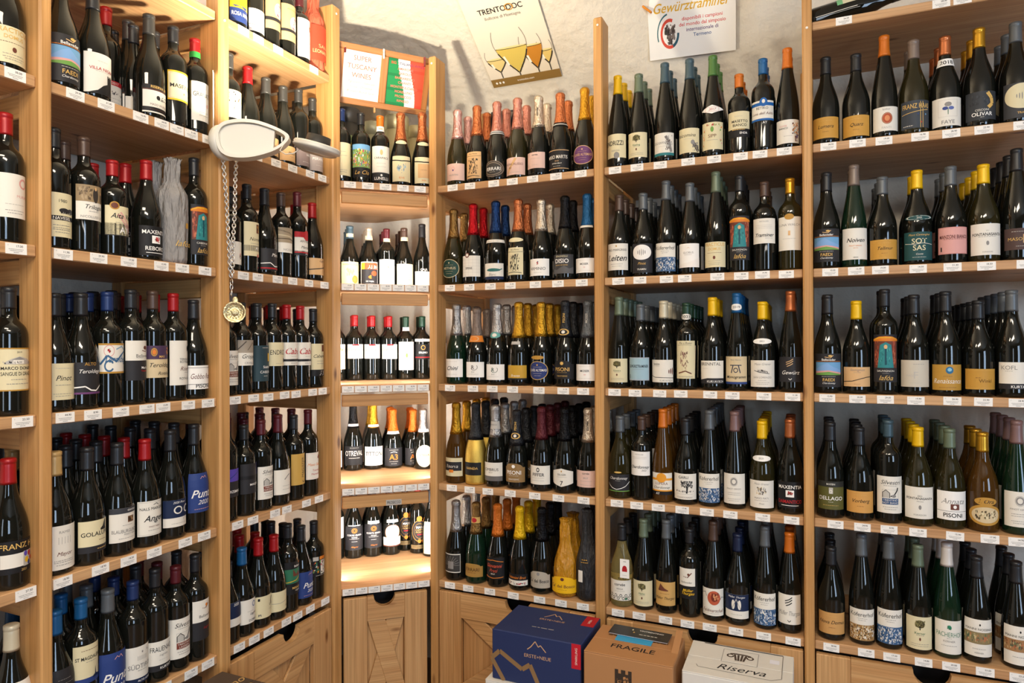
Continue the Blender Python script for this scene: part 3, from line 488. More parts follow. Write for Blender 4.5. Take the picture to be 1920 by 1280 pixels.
 (525, 225, 'g', 'k', 'maroon', 3, 850, 1125, D('w', ('r', .50, 0, 1, 1, '5E2230'), ('l', [(-.2, .6), (.1, .75), (.3, .8)], .04, 'gy'), ('m', .34, 'gy', .7), ('m', .2, 'gy', .7), desc='white label, maroon side strip')),
 (710, 228, 'b', 'k', 'black', 3, 670, 1015, D('C8A050', '^MAGISTER|.55|.10|k|.15', '^MONTE|.55|.08|k|.4', ('l', [(.1, .12), (.25, .06), (.4, .12)], .02, 'k'), w=1.05, desc='ochre label, upright lettering')),
 (895, 165, 'b', 'k', 'maroon', 3, 650, 945, D('w', ('o', 0, .5, 1.3, .66, .015, 'pk', 4, 45, 405), ('p', .15, .72, .45, .92, ['br', 'r'], 12, .07), '~Maso Salengo|.56|.10|or', 'Trentino|.34|.07|r', 'Marzemino|.2|.07|r', w=1.12, desc='cream label, reddish initials'))]),
('C', 5, RX, 0, .05, [
 (70, 520, 'g', 'k', 'black', 1, 1010, 1270, D('w', ('r', -1, .34, 1, 1, 'nv'), '~2020|.90|.1|W', desc='navy above white label')),
 (208, 380, 'g', 'k', 'sky', 2, 985, 1250, D('w', ('o', .3, .78, .16, .12, .3, '4A6A98'), ('m', .5, 'gy', .5), '~Lagrein|.40|.10|k|.3', 'DORNACH|.13|.09|k|.4', desc='white label, blue shield')),
 (415, 265, 'g', 'k', 'red', 2, 930, 1170, D('cr', ('r', -.75, .80, -.6, .92, 'k'), '*CASTEL|.55|.10|k|.55', ('l', [(.35, .60), (.45, .85), (.85, .80)], .05, 'k'), ('m', .35, 'gy', .6, .012, .4), ('p', -.75, .08, -.5, .22, ['k', 'gy'], 14, .06), desc='cream label, black gate drawing')),
 (607, 222, 'g', 'k', 'red', 2, 870, 1085, D('cr', 'SAND|.84|.07|lg|.4', ('l', [(-1, .44), (-.3, .40), (.3, .46), (1, .64)], .02, 'gy'), '~Lagrein|.22|.09|k|.5', desc='cream label, grey hill line')),
 (755, 105, 'b', 'k', 'black', 2, 545, 900, D('k', ('e', .5, .95, .2, .03, 'or'), '*Bellaveder|.86|.06|W|.3', ('r', -1, .34, 1, .78, 'gn'), ('a', [(-.3, .78), (0, .60), (.3, .70), (.7, .5), (1, .66)], .55, 'br'), ('r', .5, .5, 1, .78, 'sk'), ('l', [(-1, .38), (0, .42), (.8, .6)], .02, 'y'), '*MANSUM|.20|.07|G|.2', '~Lagrein|.12|.05|W|.2', desc='black label, green picture')),
 (935, 110, 'g', 'k', 'black', 2, 640, 920, d_punta()),
 (1075, 60, 'b', 'k', 'black', 1, 470, 680, D('k', ('r', -.9, .8, -.4, 1, 'lg'), ('r', -.3, .84, .9, 1, 'or'), ('r', -.2, .10, .9, .80, 'w'), ('p', -.9, .12, .9, .82, ['gn', 'or', 'w', 'lf', 'r', 'k'], 60, .12), ('m', .03, 'w', 1.3), desc='small comic-coloured label'))]),
('D', 1, RD, 0, .055, [
 (706, 597, 'b', 'k', 'blue', 0, 775, 955, d_plain('cr', 'cream label')),
 (808, 620, 'b', 'k', 'black', 0, 785, 965, d_mosaic('Le Clo')),
 (908, 635, 'b', 'k', 'orange', 0, 795, 985, D('w', ('r', -1, 0, 1, .24, 'dk'), ('e', 0, .82, .14, .08, 'pe'), 'CARAPACE|.66|.06|k', ('m', .5, 'lg', .9), ('m', .4, 'lg', .9), '*LUNELLI|.07|.08|W', ('e', 0, .16, .1, .03, 'W'), desc='white label, black foot band'), {'nl': (700, 728, D('w', ('m', .4, 'or', .8, .2)))}),
 (1018, 618, 'c', 'k', 'copper', 0, 848, 988, D('cr', ('l', [(-1, .84), (0, .80), (1, .84)], .04, 'k'), ('p', -.5, .3, .5, .72, ['5A7E9C', 'lb', 'cr', '8C9CA8'], 36, .12), 'RIVE|.14|.08|or', w=.95, desc='cream label, blue sketch'), {'nl': (768, 790, D('cr', shape='e', w=.8))}),
 (1133, 618, 'c', 'k', 'copper', 0, 855, 998, D('cr', ('l', [(-1, .84), (0, .80), (1, .84)], .04, 'k'), ('r', -.6, .2, .6, .74, 'pe'), ('m', .5, 'br', .7), 'MM|.10|.08|or', w=.95, desc='cream label, peach sketch'), {'nl': (768, 790, D('cr', shape='e', w=.8))})]),
('D', 2, RY, 0, .40, [
 (-12, 290, 'g', 'k', 'forest', 1, 735, 1010, d_plain('w')),
 (163, 315, 'g', 'k', 'teal', 2, 785, 1150, D('E8D9A0', 'BARBARESCO|.90|.07|br', ('p', -.4, .42, .5, .82, ['D8C480', 'C8B070'], 40, .12), ('e', .5, .32, .3, .15, 'or'), ('e', .5, .32, .22, .11, 'g'), ('m', .12, 'g', 1.2), desc='pale yellow label, orange seal'), {'nl': (445, 488, D('cr', ('m', .5, 'gy', 1, .15)))}),
 (398, 342, 'g', 'k', 'champagne', 2, 785, 1120, D('W', ('r', -.92, .12, .92, .96, 'dk'), ('r', -.92, .70, .92, .96, 'E0532A'), ('r', -.92, .70, -.5, .96, 'y'), '*ALBE|.79|.14|W|.35', ('e', .45, .54, .3, .10, 'E0532A'), ('p', -.2, .3, .2, .48, ['or'], 8, .12), '*GD VAJRA|.22|.05|W', desc='black and red label'), {'nl': (465, 515, D('cr', ('m', .5, 'gy', 1, .15)))}),
 (620, 352, 'b', 'k', 'maroon', 2, 752, 1110, D('w', ('p', 0, .58, .7, .80, ['G', 'be', 'br'], 20, .07), ('m', .5, 'lg', 1.2), ('m', .4, 'lg', 1.2), ('m', .3, 'lg', 1.2), desc='off-white label, gold figure'), {'nl': (490, 535, D('cr', ('m', .5, 'gy', 1, .15)))}),
 (828, 342, 'g', 'k', 'brown', 2, 812, 1120, D('F0E4BC', ('o', -.1, .76, .18, .12, .2, 'pe'), ('m', .52, 'br', 1), ('m', .4, 'br', .8), ('m', .3, 'br', 1.1), desc='buff label, small crest'), {'nl': (462, 512, D('cr', ('m', .5, 'gy', 1, .15)))}),
 (1003, 285, 'g', 'k', 'black', 0, 862, 1110, D(None, ('r', -1, 0, 1, .80, 'W'), '*GAJA|.90|.12|W', ('m', .6, 'lg', 1), desc='white label, white letters above')),
 (1165, 270, 'b', 'k', 'black', 0, 685, 970, D('W', ('e', -.2, .64, .4, .06, 'r'), ('l', [(-.4, .64), (.6, .68)], .03, 'r'), ('m', .3, 'lg', 1), desc='white label, red fish'))]),
('D', 3, RE, 0, .40, [
 (712, 493, 'b', 'k', 'champagne', 1, 655, 792, D('F0DDBA', ('p', -.1, .7, .6, .9, ['or', 'pk'], 12, .1), ('m', .3, 'gy', 1), desc='cream label, orange birds')),
 (795, 497, 'b', 'k', 'red', 1, 655, 733, d_gratt()), (877, 500, 'b', 'k', 'red', 1, 655, 733, d_gratt()), (965, 503, 'b', 'k', 'red', 1, 655, 735, d_gratt()),
 (1052, 505, 'b', 'k', 'forest', 1, 642, 796, D('W', 'ROSSO|.84|.08|k', ('o', 0, .52, .25, .16, .3, 'gy'), ('e', 0, .52, .12, .08, 'lf'), ('m', .2, 'gy', .8), desc='white label, round crest'), {'nl': (562, 582, D('W'))}),
 (1117, 503, 'b', 'k', 'forest', 1, 655, 737, D('k', ('o', 0, .78, .25, .16, .3, 'g'), '*BRUNO|.45|.12|W', ('r', -1, .1, 1, .16, 'r'), desc='black label, gold ring'), {'nl': (625, 640, D('W'))}),
 (1172, 502, 'b', 'k', 'blue', 0, 648, 782, d_plain('W', 'white label'))]),
('D', 4, RE, 0, .40, [
 (684, 975, 'c', 'k', 'foilblack', 0, 1240, 1330, d_plain('W')),
 (752, 963, 'c', 'k', 'foilblack', 0, 1212, 1315, D('k', '*OTREVAL|.62|.26|lg', ('m', .35, 'lg', 1, .03), ('m', .9, 'lg', .8), desc='black label, silver capitals'), {'nl': (1078, 1090, D('W'))}),
 (856, 965, 'c', 'k', 'gold', 1, 1215, 1318, D('w', '*TITTONI|.62|.22|k', ('m', .35, 'gy', .8, .03), desc='white label, spaced capitals'), {'nl': (1085, 1097, D('W'))}),
 (972, 1008, 'c', 'k', 'orange', 1, 1222, 1320, d_a3(), {'nl': (1125, 1140, D('W'))}),
 (1090, 1010, 'c', 'k', 'orange', 1, 1222, 1320, d_a3()),
 (1145, 1008, 'c', 'k', 'silver', 0, 1205, 1330, D('cr', ('o', 0, .5, 1, .5, .12, 'lg'), '*STELLA|.55|.10|br', w=.95, shape='e', desc='oval cream label'), {'sb': .33, 'nl': (1122, 1136, D('W'))})]),
('D', 5, RZ, 0, .40, [
 (-10, None, 'b', 'k', 'black', 0, 360, 640, d_plain('W')),
 (155, None, 'g', 'k', 'black', 1, 482, 795, d_giara(), {'nl': (375, 412, D('W', ('m', .4, 'gy', 1, .1), w=.7))}), (366, None, 'g', 'k', 'black', 1, 455, 768, d_giara(), {'nl': (340, 380, D('W', ('m', .4, 'gy', 1, .1), w=.7))}),
 (635, None, 'g', 'k', 'black', 1, 455, 745, D('w', ('r', -1, .42, 1, 1, '15140F'), ('e', 0, .64, .72, .34, 'w'), ('o', 0, .64, .74, .36, .05, 'or', 26), 'BERTANI|.64|.10|k', ('m', .26, 'gy', 1.2), ('m', .18, 'pe', 1), ('r', -1, 0, 1, .05, 'br'), w=1.2, desc='round-topped cream label'), {'nl': (342, 380, D('W', ('m', .4, 'gy', 1, .1), w=.7))}),
 (840, None, 'b', 'k', 'black', 0, 290, 720, d_masi(), {'sb': .44}), (1010, None, 'b', 'k', 'red', 0, 340, 775, d_masi(), {'sb': .38}),
 (1190, None, 'g', 'k', 'black', 0, 420, 860, d_plain('cr', 'cream label'), {'sb': .32})]),
('E', 1, RG, 0, .055, [
 (172, 603, 'c', 'o', 'pink', 1, 888, 980, D('ro', ('o', 0, .68, .14, .14, .3, 'pk'), ('e', 0, .6, .05, .06, 'bg'), ('m', .66, 'pk', .4), 'VALENTINI|.32|.09|gy', desc='pale pink label, tiny crest')),
 (282, 580, 'c', 'k', 'copper', 1, 822, 968, d_art(), {'nl': (738, 765, D('pe', shape='e', w=.9))}),
 (380, 560, 'c', 'k', 'rose', 1, 872, 962, D('3A3632', ('o', 0, .5, 1, .5, .10, '7E6E60', 26), ('o', 0, .5, .82, .38, .08, '9A8874', 26), '*FERRARI|.50|.20|W', ('m', .30, 'w', .5), shape='e', desc='dark oval label'), {'nl': (838, 862, D('k', ('o', 0, .5, .9, .45, .15, 'w'), shape='e', w=.5)), 'band': 'w'}),
 (493, 540, 'c', 'o', 'rose', 1, 855, 958, D('ro', ('l', [(-.6, .1), (.2, .95)], .14, 'pe'), 'MONCALISSO|.62|.13|br', '*60|.42|.12|br|-.3', ('m', .14, 'gy', 1), desc='pink label, diagonal copper stripe')),
 (610, 528, 'c', 'k', 'champagne', 1, 826, 914, D('ro', '*corvée|.84|.10|k', ('m', .60, 'gy', 1), ('m', .2, 'gy', .6), w=.95, desc='pale rose square label'), {'capt': 'corvée'}),
 (725, 512, 'c', 'k', 'copper', 1, 810, 922, D('k', ('r', -1, .93, 1, .96, 'pe'), ('r', -1, .04, 1, .07, 'pe'), '*MASO MARTIS|.62|.17|w', '2018|.42|.07|pe', '*EXTRA BRUT|.30|.06|w', ('m', .16, 'w', .6), desc='black label, copper outline'), {'band': 'k'}),
 (862, 483, 'c', 'k', 'gold', 1, 790, 893, d_oval('pu', 'pe', 'CUVÉE ALTEMASI', 'pe', 'purple oval label'))]),
('E', 2, RH, 0, .055, [
 (140, -77, 'c', 'o', 'bronze', 1, 190, 292, d_oval('1E4038', 'be', 'METHIUS', 'be', 'green oval label')),
 (255, -107, 'c', 'k', 'foilred', 1, 170, 285, D('w', *[('r', -1, y, 1, y+.006, 'lg') for y in (.2, .35, .5, .65, .8)], *[('r', x, 0, x+.01, 1, 'lg') for x in (-.66, -.33, 0, .33, .66)], 'SPINE|.40|.10|k', ('e', -.15, 1.02, .2, .12, 'br'), ('e', -.15, 1.02, .12, .07, 'w'), desc='white checked label, seal')),
 (377, -122, 'c', 'k', 'foilblue', 1, 212, 303, D('w', ('r', -1, .0, 1, .18, 'nv'), ('e', .1, .58, .6, .10, '2E6A66'), ('l', [(.6, .58), (.85, .66)], .06, '2E6A66'), '~Blanc|.30|.16|gy', desc='white label, teal fish'), {'nl': (44, 62, D('w', ('m', .4, 'gy', 1, .1), w=1.5))}),
 (500, -132, 'c', 'k', 'copper', 1, 125, 275, d_art('cr'), {'nl': (42, 68, D('cr', shape='e', w=.9))}),
 (625, -132, 'c', 'k', 'champagne', 1, 187, 280, D('W', ('p', -.12, .62, .12, .86, ['r', 'bg', 'or'], 12, .08), 'ARMINIO|.42|.17|k', ('m', .18, 'gy', .7), desc='white label, heraldic crest')),
 (755, -150, 'c', 'k', 'foilblack', 1, 163, 268, D('3E3D3E', ('a', [(-1, .3), (-.4, .2), (.2, .4), (.6, .25), (1, .35)], 0, '5A595A'), 'SPAGNOLLI|.90|.09|cr', '*DISIO|.66|.22|W', 'BLANC DE NOIRS|.44|.06|G', desc='charcoal label, white capitals')),
 (885, -162, 'c', 'k', 'sky', 1, 183, 263, d_moser(), {'nl': (0, 12, D('w'))})]),
('E', 3, RH, 0, .055, [
 (163, 440, 'c', 'n', 'silver', 2, 735, 835, D('W', '~*Chini|.50|.22|k', ('m', .85, 'lg', 1), ('m', .15, 'lg', 1), desc='white script label'), {'capt': 'CHINI'}),
 (275, 460, 'c', 'k', 'taupe', 2, 752, 836, d_R('4A4038', 'white label, dark monogram'), {'nl': (602, 640, D('or', ('o', 0, .5, .5, .4, .2, 'pe'), w=1.4))}),
 (385, 435, 'c', 'k', 'silver', 2, 765, 850, d_R('1F4A38', 'white label, green monogram'), {'nl': (582, 618, D('5FA09A', ('e', 0, .5, .4, .3, 'w'), shape='e', w=.9))}),
 (503, 428, 'c', 'k', 'gold', 2, 770, 850, D('C49A34', ('r', -1, 0, 1, .12, 'k'), '~Brezza|.30|.17|w', desc='gold label'), {'nl': (638, 655, D('lg', w=.5)), 'capl': .40}),
 (625, 428, 'c', 'k', 'gold', 2, 748, 850, d_oval('26356E', 'G', 'CUVÉE ALTEMASI', 'w', 'blue oval label'), {'nl': (718, 740, D('g', shape='e', w=.6)), 'capl': .38}),
 (758, 420, 'c', 'k', 'black', 2, 743, 845, d_pisoni('k', 'G', shape='arch'), {'capt': 'PISONI', 'captc': 'G', 'capl': .40, 'nl': (568, 604, D('G', ('e', 0, .5, .7, .38, 'k'), ('e', 0, .5, .3, .25, 'w'), shape='e', w=.9))}),
 (882, 420, 'c', 'k', 'grey', 2, 765, 855, d_moser(), {'capt': 'MOSER', 'captc': 'lg', 'capl': .40})]),
('E', 4, RH, 1222, .055, [
 (165, 975, 'c', 'a', 'gold', 3, 55, 155, D('cr', ('r', -.9, .3, .9, .78, 'dk'), '~Riserva|.55|.18|w', ('r', -.2, .20, .2, .36, 'or'), shape=None, desc='cream label, black and orange panel')),
 (268, 975, 'c', 'G', 'black', 3, 80, 150, D('k', ('m', .5, 'G', 1, .04), 'VIANDA|.55|.20|G', w=.95, desc='small black label, dotted gold glass'), {'capl': .42}),
 (372, 988, 'c', 'k', 'silver', 3, 80, 180, D('w', ('r', -1, 0, 1, .26, '6A6664'), ('r', -1, .26, 1, .30, 'w'), 'CIMBRUS|.62|.15|k', 'BRUT|.46|.07|gy', desc='white label, grey foot'), {'nl': (1105, 1150, D('lg', ('m', .5, 'gy', 1, .1), w=1.5))}),
 (492, 1015, 'c', 'k', 'black', 3, 85, 188, d_pisoni('8E7046', 'W', shape='arch'), {'capt': 'PISONI', 'captc': 'G', 'capl': .42, 'nl': (1165, 1200, D('G', ('e', 0, .5, .7, .38, 'k'), ('e', 0, .5, .3, .25, 'w'), shape='e', w=.9))}),
 (627, 998, 'c', 'k', 'maroon', 3, 97, 200, D('w', ('o', 0, .78, .12, .12, .4, 'k'), '*PIFFER|.52|.17|k', ('m', .34, 'gy', 1), ('m', .2, 'gy', 1), w=1.15, desc='white label, scalloped look'), {'capl': .36}),
 (752, 1003, 'c', 'k', 'foilblack', 3, 112, 212, D('w', ('e', 0, .84, .05, .05, 'g'), 'ZELGER|.66|.10|k', ('m', .52, 'gy', .8), '*7|.20|.24|k', shape='hex', w=1.1, desc='white six-sided label, numeral seven')),
 (885, 1005, 'c', 'k', 'champagne', 3, 125, 216, D('ro', '*corvée|.84|.11|k', 'BRUT|.56|.09|gy', ('m', .36, 'gy', 1), ('m', .14, 'gy', 1), w=1.1, desc='off-white square label'), {'capt': 'corvée'})]),
('E', 5, RI, 0, .055, [
 (160, 285, 'c', 'k', 'silver', 2, 580, 682, D('w', ('r', -.95, .05, .95, .95, '3C3A38'), *[('l', [(-.1, .4), (math.cos(a)*.9, .4+math.sin(a)*.5)], .01, 'lg') for a in (0, .3, .6, .9, 1.2, 1.6, 2, 2.4, 2.8, 3.1)], ('r', -.3, .2, .3, .6, 'gy'), w=.95, desc='grey label, radiating lines')),
 (270, 295, 'c', 'n', 'bronze', 2, 633, 706, D('A8803E', '*FERRARI|.55|.24|4A2E10', ('m', .3, 'br', .8, .03), shape='arch', desc='gold arched label'), {'nl': (458, 492, D('G', ('e', 0, .5, .4, .4, 'r'), w=1.5)), 'nl2': 1}),
 (388, 305, 'c', 'k', 'orange', 2, 600, 718, D('k', '~*Giovanni|.62|.16|D0553A', '~Prati|.40|.15|D0553A', ('l', [(-.9, .80), (0, .88), (.9, .80)], .03, 'or'), ('l', [(-.9, .10), (0, .05), (.9, .10)], .03, 'or'), '*BRUT|.24|.06|w', w=1.1, desc='black label, orange handwriting')),
 (508, 318, 'c', 'k', 'yellow', 2, 690, 752, D('k', ('r', -1, .0, 1, .45, 'w'), '~*Valentini Brut|.70|.22|or', ('p', -.8, .04, .8, .3, ['k', 'r', 'gy'], 20, .12), desc='black-white label, orange script')),
 (628, 325, 'c', 'k', 'foilblack', 2, 675, 766, D('B4AA9A', ('e', 0, .84, .12, .10, 'gy'), "*Ca' del Bosco|.42|.20|k", ('m', .2, 'gy', .8), shape='arch', desc='greyish shaped label')),
 (758, 380, 'c', 'Y', None, 1, 700, 790, D('F0B818', ('e', 0, .84, .12, .10, 'br'), "*Ca' del Bosco|.42|.18|br", ('m', .2, 'br', .6), shape='arch', desc='crinkled clear yellow wrap')),
 (880, 330, 'c', 'K', None, 1, 600, 732, D(None, ('r', -.42, .0, -.10, .48, 'w'), ('m', .8, 'g', .5, .03), ('m', .9, 'g', .4, .03), desc='crumpled black paper wrap'))]),
('F', 1, RJ, 0, .055, [
 (108, 450, 'f', 'k', 'yellow', 2, 783, 922, D('cr', '*ENDRIZZI|.62|.19|k|-.15', 'RIESLING|.30|.06|gy', ('e', .1, .10, .24, .14, 'gy'), desc='cream label, serif capitals')),
 (242, 438, 'f', 'k', 'sage', 2, 772, 918, d_tree()),
 (395, 373, 'f', 'k', 'teal', 2, 775, 908, D('w', ('r', -1, 0, 1, .12, '2E7A80'), '~falcomina|.58|.14|gy|-.2', ('m', .40, 'lg', .8), ('l', [(.2, .85), (.5, .6), (.7, .15)], .12, 'gy'), ('p', .2, .2, .85, .9, ['lg', 'gy', '6A5E5A'], 40, .09), desc='white label, grey parrot')),
 (540, 350, 'f', 'k', 'teal', 2, 748, 892, D('cr', '~falcomina|.72|.14|k|-.2', ('m', .56, 'lg', .8), ('e', .35, .42, .16, .1, 'gy'), ('l', [(.3, .45), (.6, .25), (.85, .05)], .14, '5A5450'), ('p', .3, .05, .9, .45, ['5A5450', 'gy'], 24, .08), desc='cream label, grey perching bird')),
 (676, 330, 'f', 'k', 'green', 2, 713, 873, D('cr', ('p', -.9, .1, -.6, .9, ['lf', 'or', 'pk', 'cr'], 12, .08), ('p', .6, .1, .9, .9, ['lf', 'or', 'pk', 'cr'], 12, .08), ('p', -.6, .84, .6, .96, ['lf', 'or', 'r'], 12, .07), ('e', 0, .74, .13, .10, 'lf'), 'SIPP|.50|.12|br', ('m', .34, 'gy', .9), desc='cream label, flowered edge'), {'nl': (550, 605, D('W', ('o', 0, .5, .7, .36, .1, 'r', 4), '~2017|.5|.25|r', shape='dia', w=1.25))}),
 (842, 437, 'b', 'k', 'orange', 2, 648, 800, D('cr', ('r', -1, 0, 1, .32, 'k'), '*MASETTO|.62|.10|k|.1', '*BIANCO|.47|.10|k|.1', '*ENDR|.16|.08|W|.4', ('m', .80, 'lg', .6), ('m', .28, 'G', 1, .03), desc='cream label, black base')),
 (960, 350, 'b', 'k', 'sky', 2, 588, 705, D('w', ('r', -1, .74, 1, .90, '1C5FA8'), ('e', .1, .92, .3, .22, '1C5FA8'), ('e', .1, .96, .12, .1, 'w'), 'RETIKO|.62|.12|k', '~Luna dell Adda|.36|.13|br', ('r', -1, 0, 1, .10, '1C5FA8'), '*AY|-.10|.12|W|.2', desc='cream label, blue crest top')),
 (1107, 288, 'f', 'k', 'orange', 2, 700, 838, D('w', '*CUVEE|.74|.07|pk|-.35', '*BIANCO|.64|.07|k|-.35', ('m', .3, 'gy', .6), ('p', .3, .3, .95, .9, ['C88A5A', '6A3E2A', 'pe', 'lb'], 40, .11), ('p', .5, .05, .9, .4, ['5A5A8A', '6A3E2A', 'mv'], 20, .1), desc='white label, flower bouquet'))]),
('F', 2, RK, 0, .055, [
 (122, 207, 'g', 'k', 'brown', 3, 487, 643, D('w', ('e', 0, .90, .06, .03, 'g'), 'NALS MARGREID|.76|.08|k', '~*Leiten|.46|.22|k', ('m', .22, 'gy', 1), ('m', .14, 'gy', .8), desc='white label, heavy handwriting')),
 (268, 197, 'g', 'k', 'grey', 3, 487, 668, d_bars('W')),
 (402, 125, 'f', 'k', 'grey', 3, 483, 650, d_kof()),
 (541, 137, 'f', 'k', 'grey', 3, 487, 627, D('W', ('l', [(-.1, .80), (0, .84), (.12, .80)], .012, 'pe'), 'GLOBUS|.62|.08|gy', ('m', .52, 'gy', .6), ('a', [(-1, .12), (0, .2), (1, .42)], 0, 'EFE9E2'), desc='plain white label, faint lettering')),
 (693, 72, 'f', 'k', 'sage', 3, 477, 626, d_prac()),
 (832, 93, 'b', 'k', 'black', 3, 325, 585, d_lafoa()),
 (977, 130, 'b', 'k', 'brown', 3, 340, 487, D('w', 'NICOLUSSI|.88|.05|gy', ('m', .72, 'lg', 1.3), ('m', .66, 'lg', 1.3), ('m', .60, 'lg', 1.3), '~*Traminer|.34|.14|k', ('m', .2, 'gy', .6, .012, .4), desc='white label, signature script')),
 (1127, 110, 'b', 'o', 'gold', 3, 330, 527, D('w', ('e', .0, 1.0, .35, .09, 'g'), 'LUNA WALCH|.76|.07|gy', ('r', -.08, .44, .08, .58, 'pe'), ('m', .34, 'lg', 1), desc='tall cream label, gold notch'))]),
('F', 3, RK, 937, .055, [
 (128, 803, 'f', 'k', 'sage', 4, 225, 364, d_tree('Gewürz')),
 (252, 845, 'g', 'k', 'grey', 4, 218, 353, D('lb', ('o', 0, .5, 1.38, .69, .03, 'E08A80', 4, 45, 405), '*GEWÜRZTRAMINER|.62|.12|k', ('m', .48, 'gy', 1), ('r', -.85, .08, -.78, .26, 'k'), w=1.05, desc='pale blue label, red edge')),
 (387, 825, 'g', 'k', 'cream', 4, 232, 364, D('w', ('l', [(-1, .30), (-.5, .22), (1, .20)], .025, 'k'), '*Sansica|.82|.08|k|-.4', ('m', .72, 'gy', .6, .012, -.4), ('e', .75, .5, .05, .12, 'br'), ('e', .9, .5, .05, .16, 'br'), ('e', .6, .48, .04, .09, 'br'), 'KURTATSCH|.08|.07|gy|.4', desc='white label, brown droplets')),
 (520, 837, 'b', 'k', 'forest', 4, 120, 342, D('cr', '~Pas a Rosso|.94|.05|k', ('l', [(-.8, .88), (0, .89), (.6, .88)], .006, 'k'), ('l', [(.45, .88), (.4, .5), (.35, .12)], .35, 'C8AE90'), ('p', -.5, .2, .3, .75, ['A88474', '8A6A5C', 'cr', '6E4E44'], 70, .08), ('l', [(-.7, .14), (0, .2), (.6, .13)], .03, 'br'), 'GEWÜRZTRAMINER|.05|.03|gy', w=.95, desc='tall beige figure-drawing label'), {'nl': (885, 922, D('w', '*2023|.5|.5|k', shape='e', w=1.3))}),
 (676, 805, 'g', 'k', 'yellow', 2, 237, 372, D('w', 'BRENNTAL|.86|.13|k|-.1', ('m', .66, 'lg', .5, .012, -.5), ('a', [(-1, .16), (-.3, .24), (1, .24)], .0, 'dk'), '*KURTATSCH|.10|.09|W|.3', desc='white label, dark curved foot')),
 (813, 780, 'f', 'k', 'sky', 4, 212, 374, D('be', ('r', -1, 0, 1, .08, 'bg'), 'Pinot Bianco|.88|.05|gy', ('l', [(-.45, .68), (.45, .68)], .03, 'nv'), ('l', [(-.35, .40), (-.2, .68)], .03, 'nv'), ('l', [(.35, .40), (.2, .68)], .03, 'nv'), ('o', 0, .50, .18, .09, .3, 'nv'), '~*Monogramm|.26|.10|k', desc='beige label, angular blue monogram'), {'nl': (830, 870, D('W', '2019|.5|.35|k', shape='e', w=1.3))}),
 (966, 830, 'g', 'k', 'yellow', 4, 235, 391, D('w', '~Maso Grener|.86|.08|gy', ('p', -.4, .50, .4, .66, ['gy', 'lg', 'k'], 26, .08), ('l', [(-.6, .62), (-.2, .55), (.5, .5)], .02, 'k'), 'SAN LORENZO|.36|.07|gy', ('m', .24, 'gy', .6), 'mm', desc='white label, pencil hill sketch'), {'nl': (1042, 1076, D('W', '2021|.5|.3|k', shape='e', w=.9))}),
 (1143, 767, 'f', 'k', 'copper', 4, 215, 362, d_strokes())]),
('F', 4, RLL, 0, .055, [
 (122, 560, 'g', 'o', 'grey', 3, 903, 1003, D('dk', ('e', 0, 1.12, .3, .05, 'G'), '~Chardonnay|.78|.16|W', ('m', .62, 'w', .4), ('l', [(-1, .46), (-.5, .20), (-.1, .12), (.3, .2), (.6, .3), (1, .56)], .035, 'W'), ('r', -1, .0, 1, .05, 'lf'), desc='black label, white mountain line')),
 (250, 562, 'b', 'k', 'brown', 3, 770, 910, D('W', 'NICOLUSSI|.88|.05|gy', ('m', .76, 'lg', 1.3), ('m', .70, 'lg', 1.3), '~*Chardonnay|.36|.12|k', '~2022|.22|.07|k|.4', desc='white label, fine signature')),
 (376, 520, 'f', 'a', 'orange', 3, 895, 1022, D('w', ('r', -1, .66, 1, .76, 'E29A2E'), ('e', 0, .78, .42, .22, 'E29A2E'), 'LUPERA|.52|.12|br', '~Chardonnay|.34|.11|k', ('r', -1, .16, 1, .22, 'E29A2E'), ('r', -1, 0, 1, .16, 'k'), '*AY|.06|.1|W|-.3', desc='white label, orange domed top')),
 (513, 573, 'g', 'k', 'black', 3, 900, 1050, D('w', '*GARLI|.86|.10|k|-.1', ('p', -.3, .42, .65, .74, ['k', '3A3A38', 'gy'], 90, .08), ('l', [(.15, .24), (.2, .5)], .06, 'k'), ('p', -.7, .26, .7, .36, ['gy', 'k'], 26, .06), ('m', .2, 'lg', 1.2), 'CHARDONNAY|.08|.06|gy', desc='white label, black spreading tree')),
 (655, 528, 'f', 'k', 'grey', 4, 900, 1074, d_kof()),
 (803, 535, 'f', 'k', 'mauve', 3, 900, 1076, d_wreath()),
 (963, 590, 'g', 'o', 'yellow', 4, 940, 1102, D('w', '~Maso Grener|.88|.07|gy', ('p', -.35, .46, .35, .78, ['5A5048', 'gy', 'be'], 50, .08), 'MASO PATI|.36|.07|gy', ('m', .26, 'gy', 1), '~Pinot|.16|.06|gy', desc='white label, sketched farm picture'), {'nl': (805, 840, D('W', '2021|.5|.3|k', shape='e', w=1.0))}),
 (1138, 580, 'g', 'k', 'copper', 2, 948, 1102, d_maxentia('DAMANTICO'))]),
('F', 5, RM, 0, .055, [
 (145, 350, 'g', 'y', 'black', 2, 682, 800, D('w', '*corvée|.80|.14|k', 'VIOLA|.58|.08|k', ('m', .46, 'gy', .8), *[('e', -.9+.2*i, .12+.13*(i % 2), .11, .075, 'k') for i in range(10)], *[('e', -.9+.2*i, .12+.13*(i % 2), .075, .045, 'w') for i in range(10)], ('e', .5, .1, .09, .06, 'gn'), desc='white label, pebble pattern')),
 (268, 320, 'f', 'k', 'sage', 3, 685, 832, d_tree('Müller')),
 (403, 325, 'f', 'k', 'grey', 3, 692, 830, D('CDA260', ('a', [(-.55, .66), (-.35, .92), (0, .74), (.3, .66)], .62, 'br'), '~Müller Thurgau|.32|.11|k', ('m', .5, 'br', .8), desc='ochre label, little alpine sketch')),
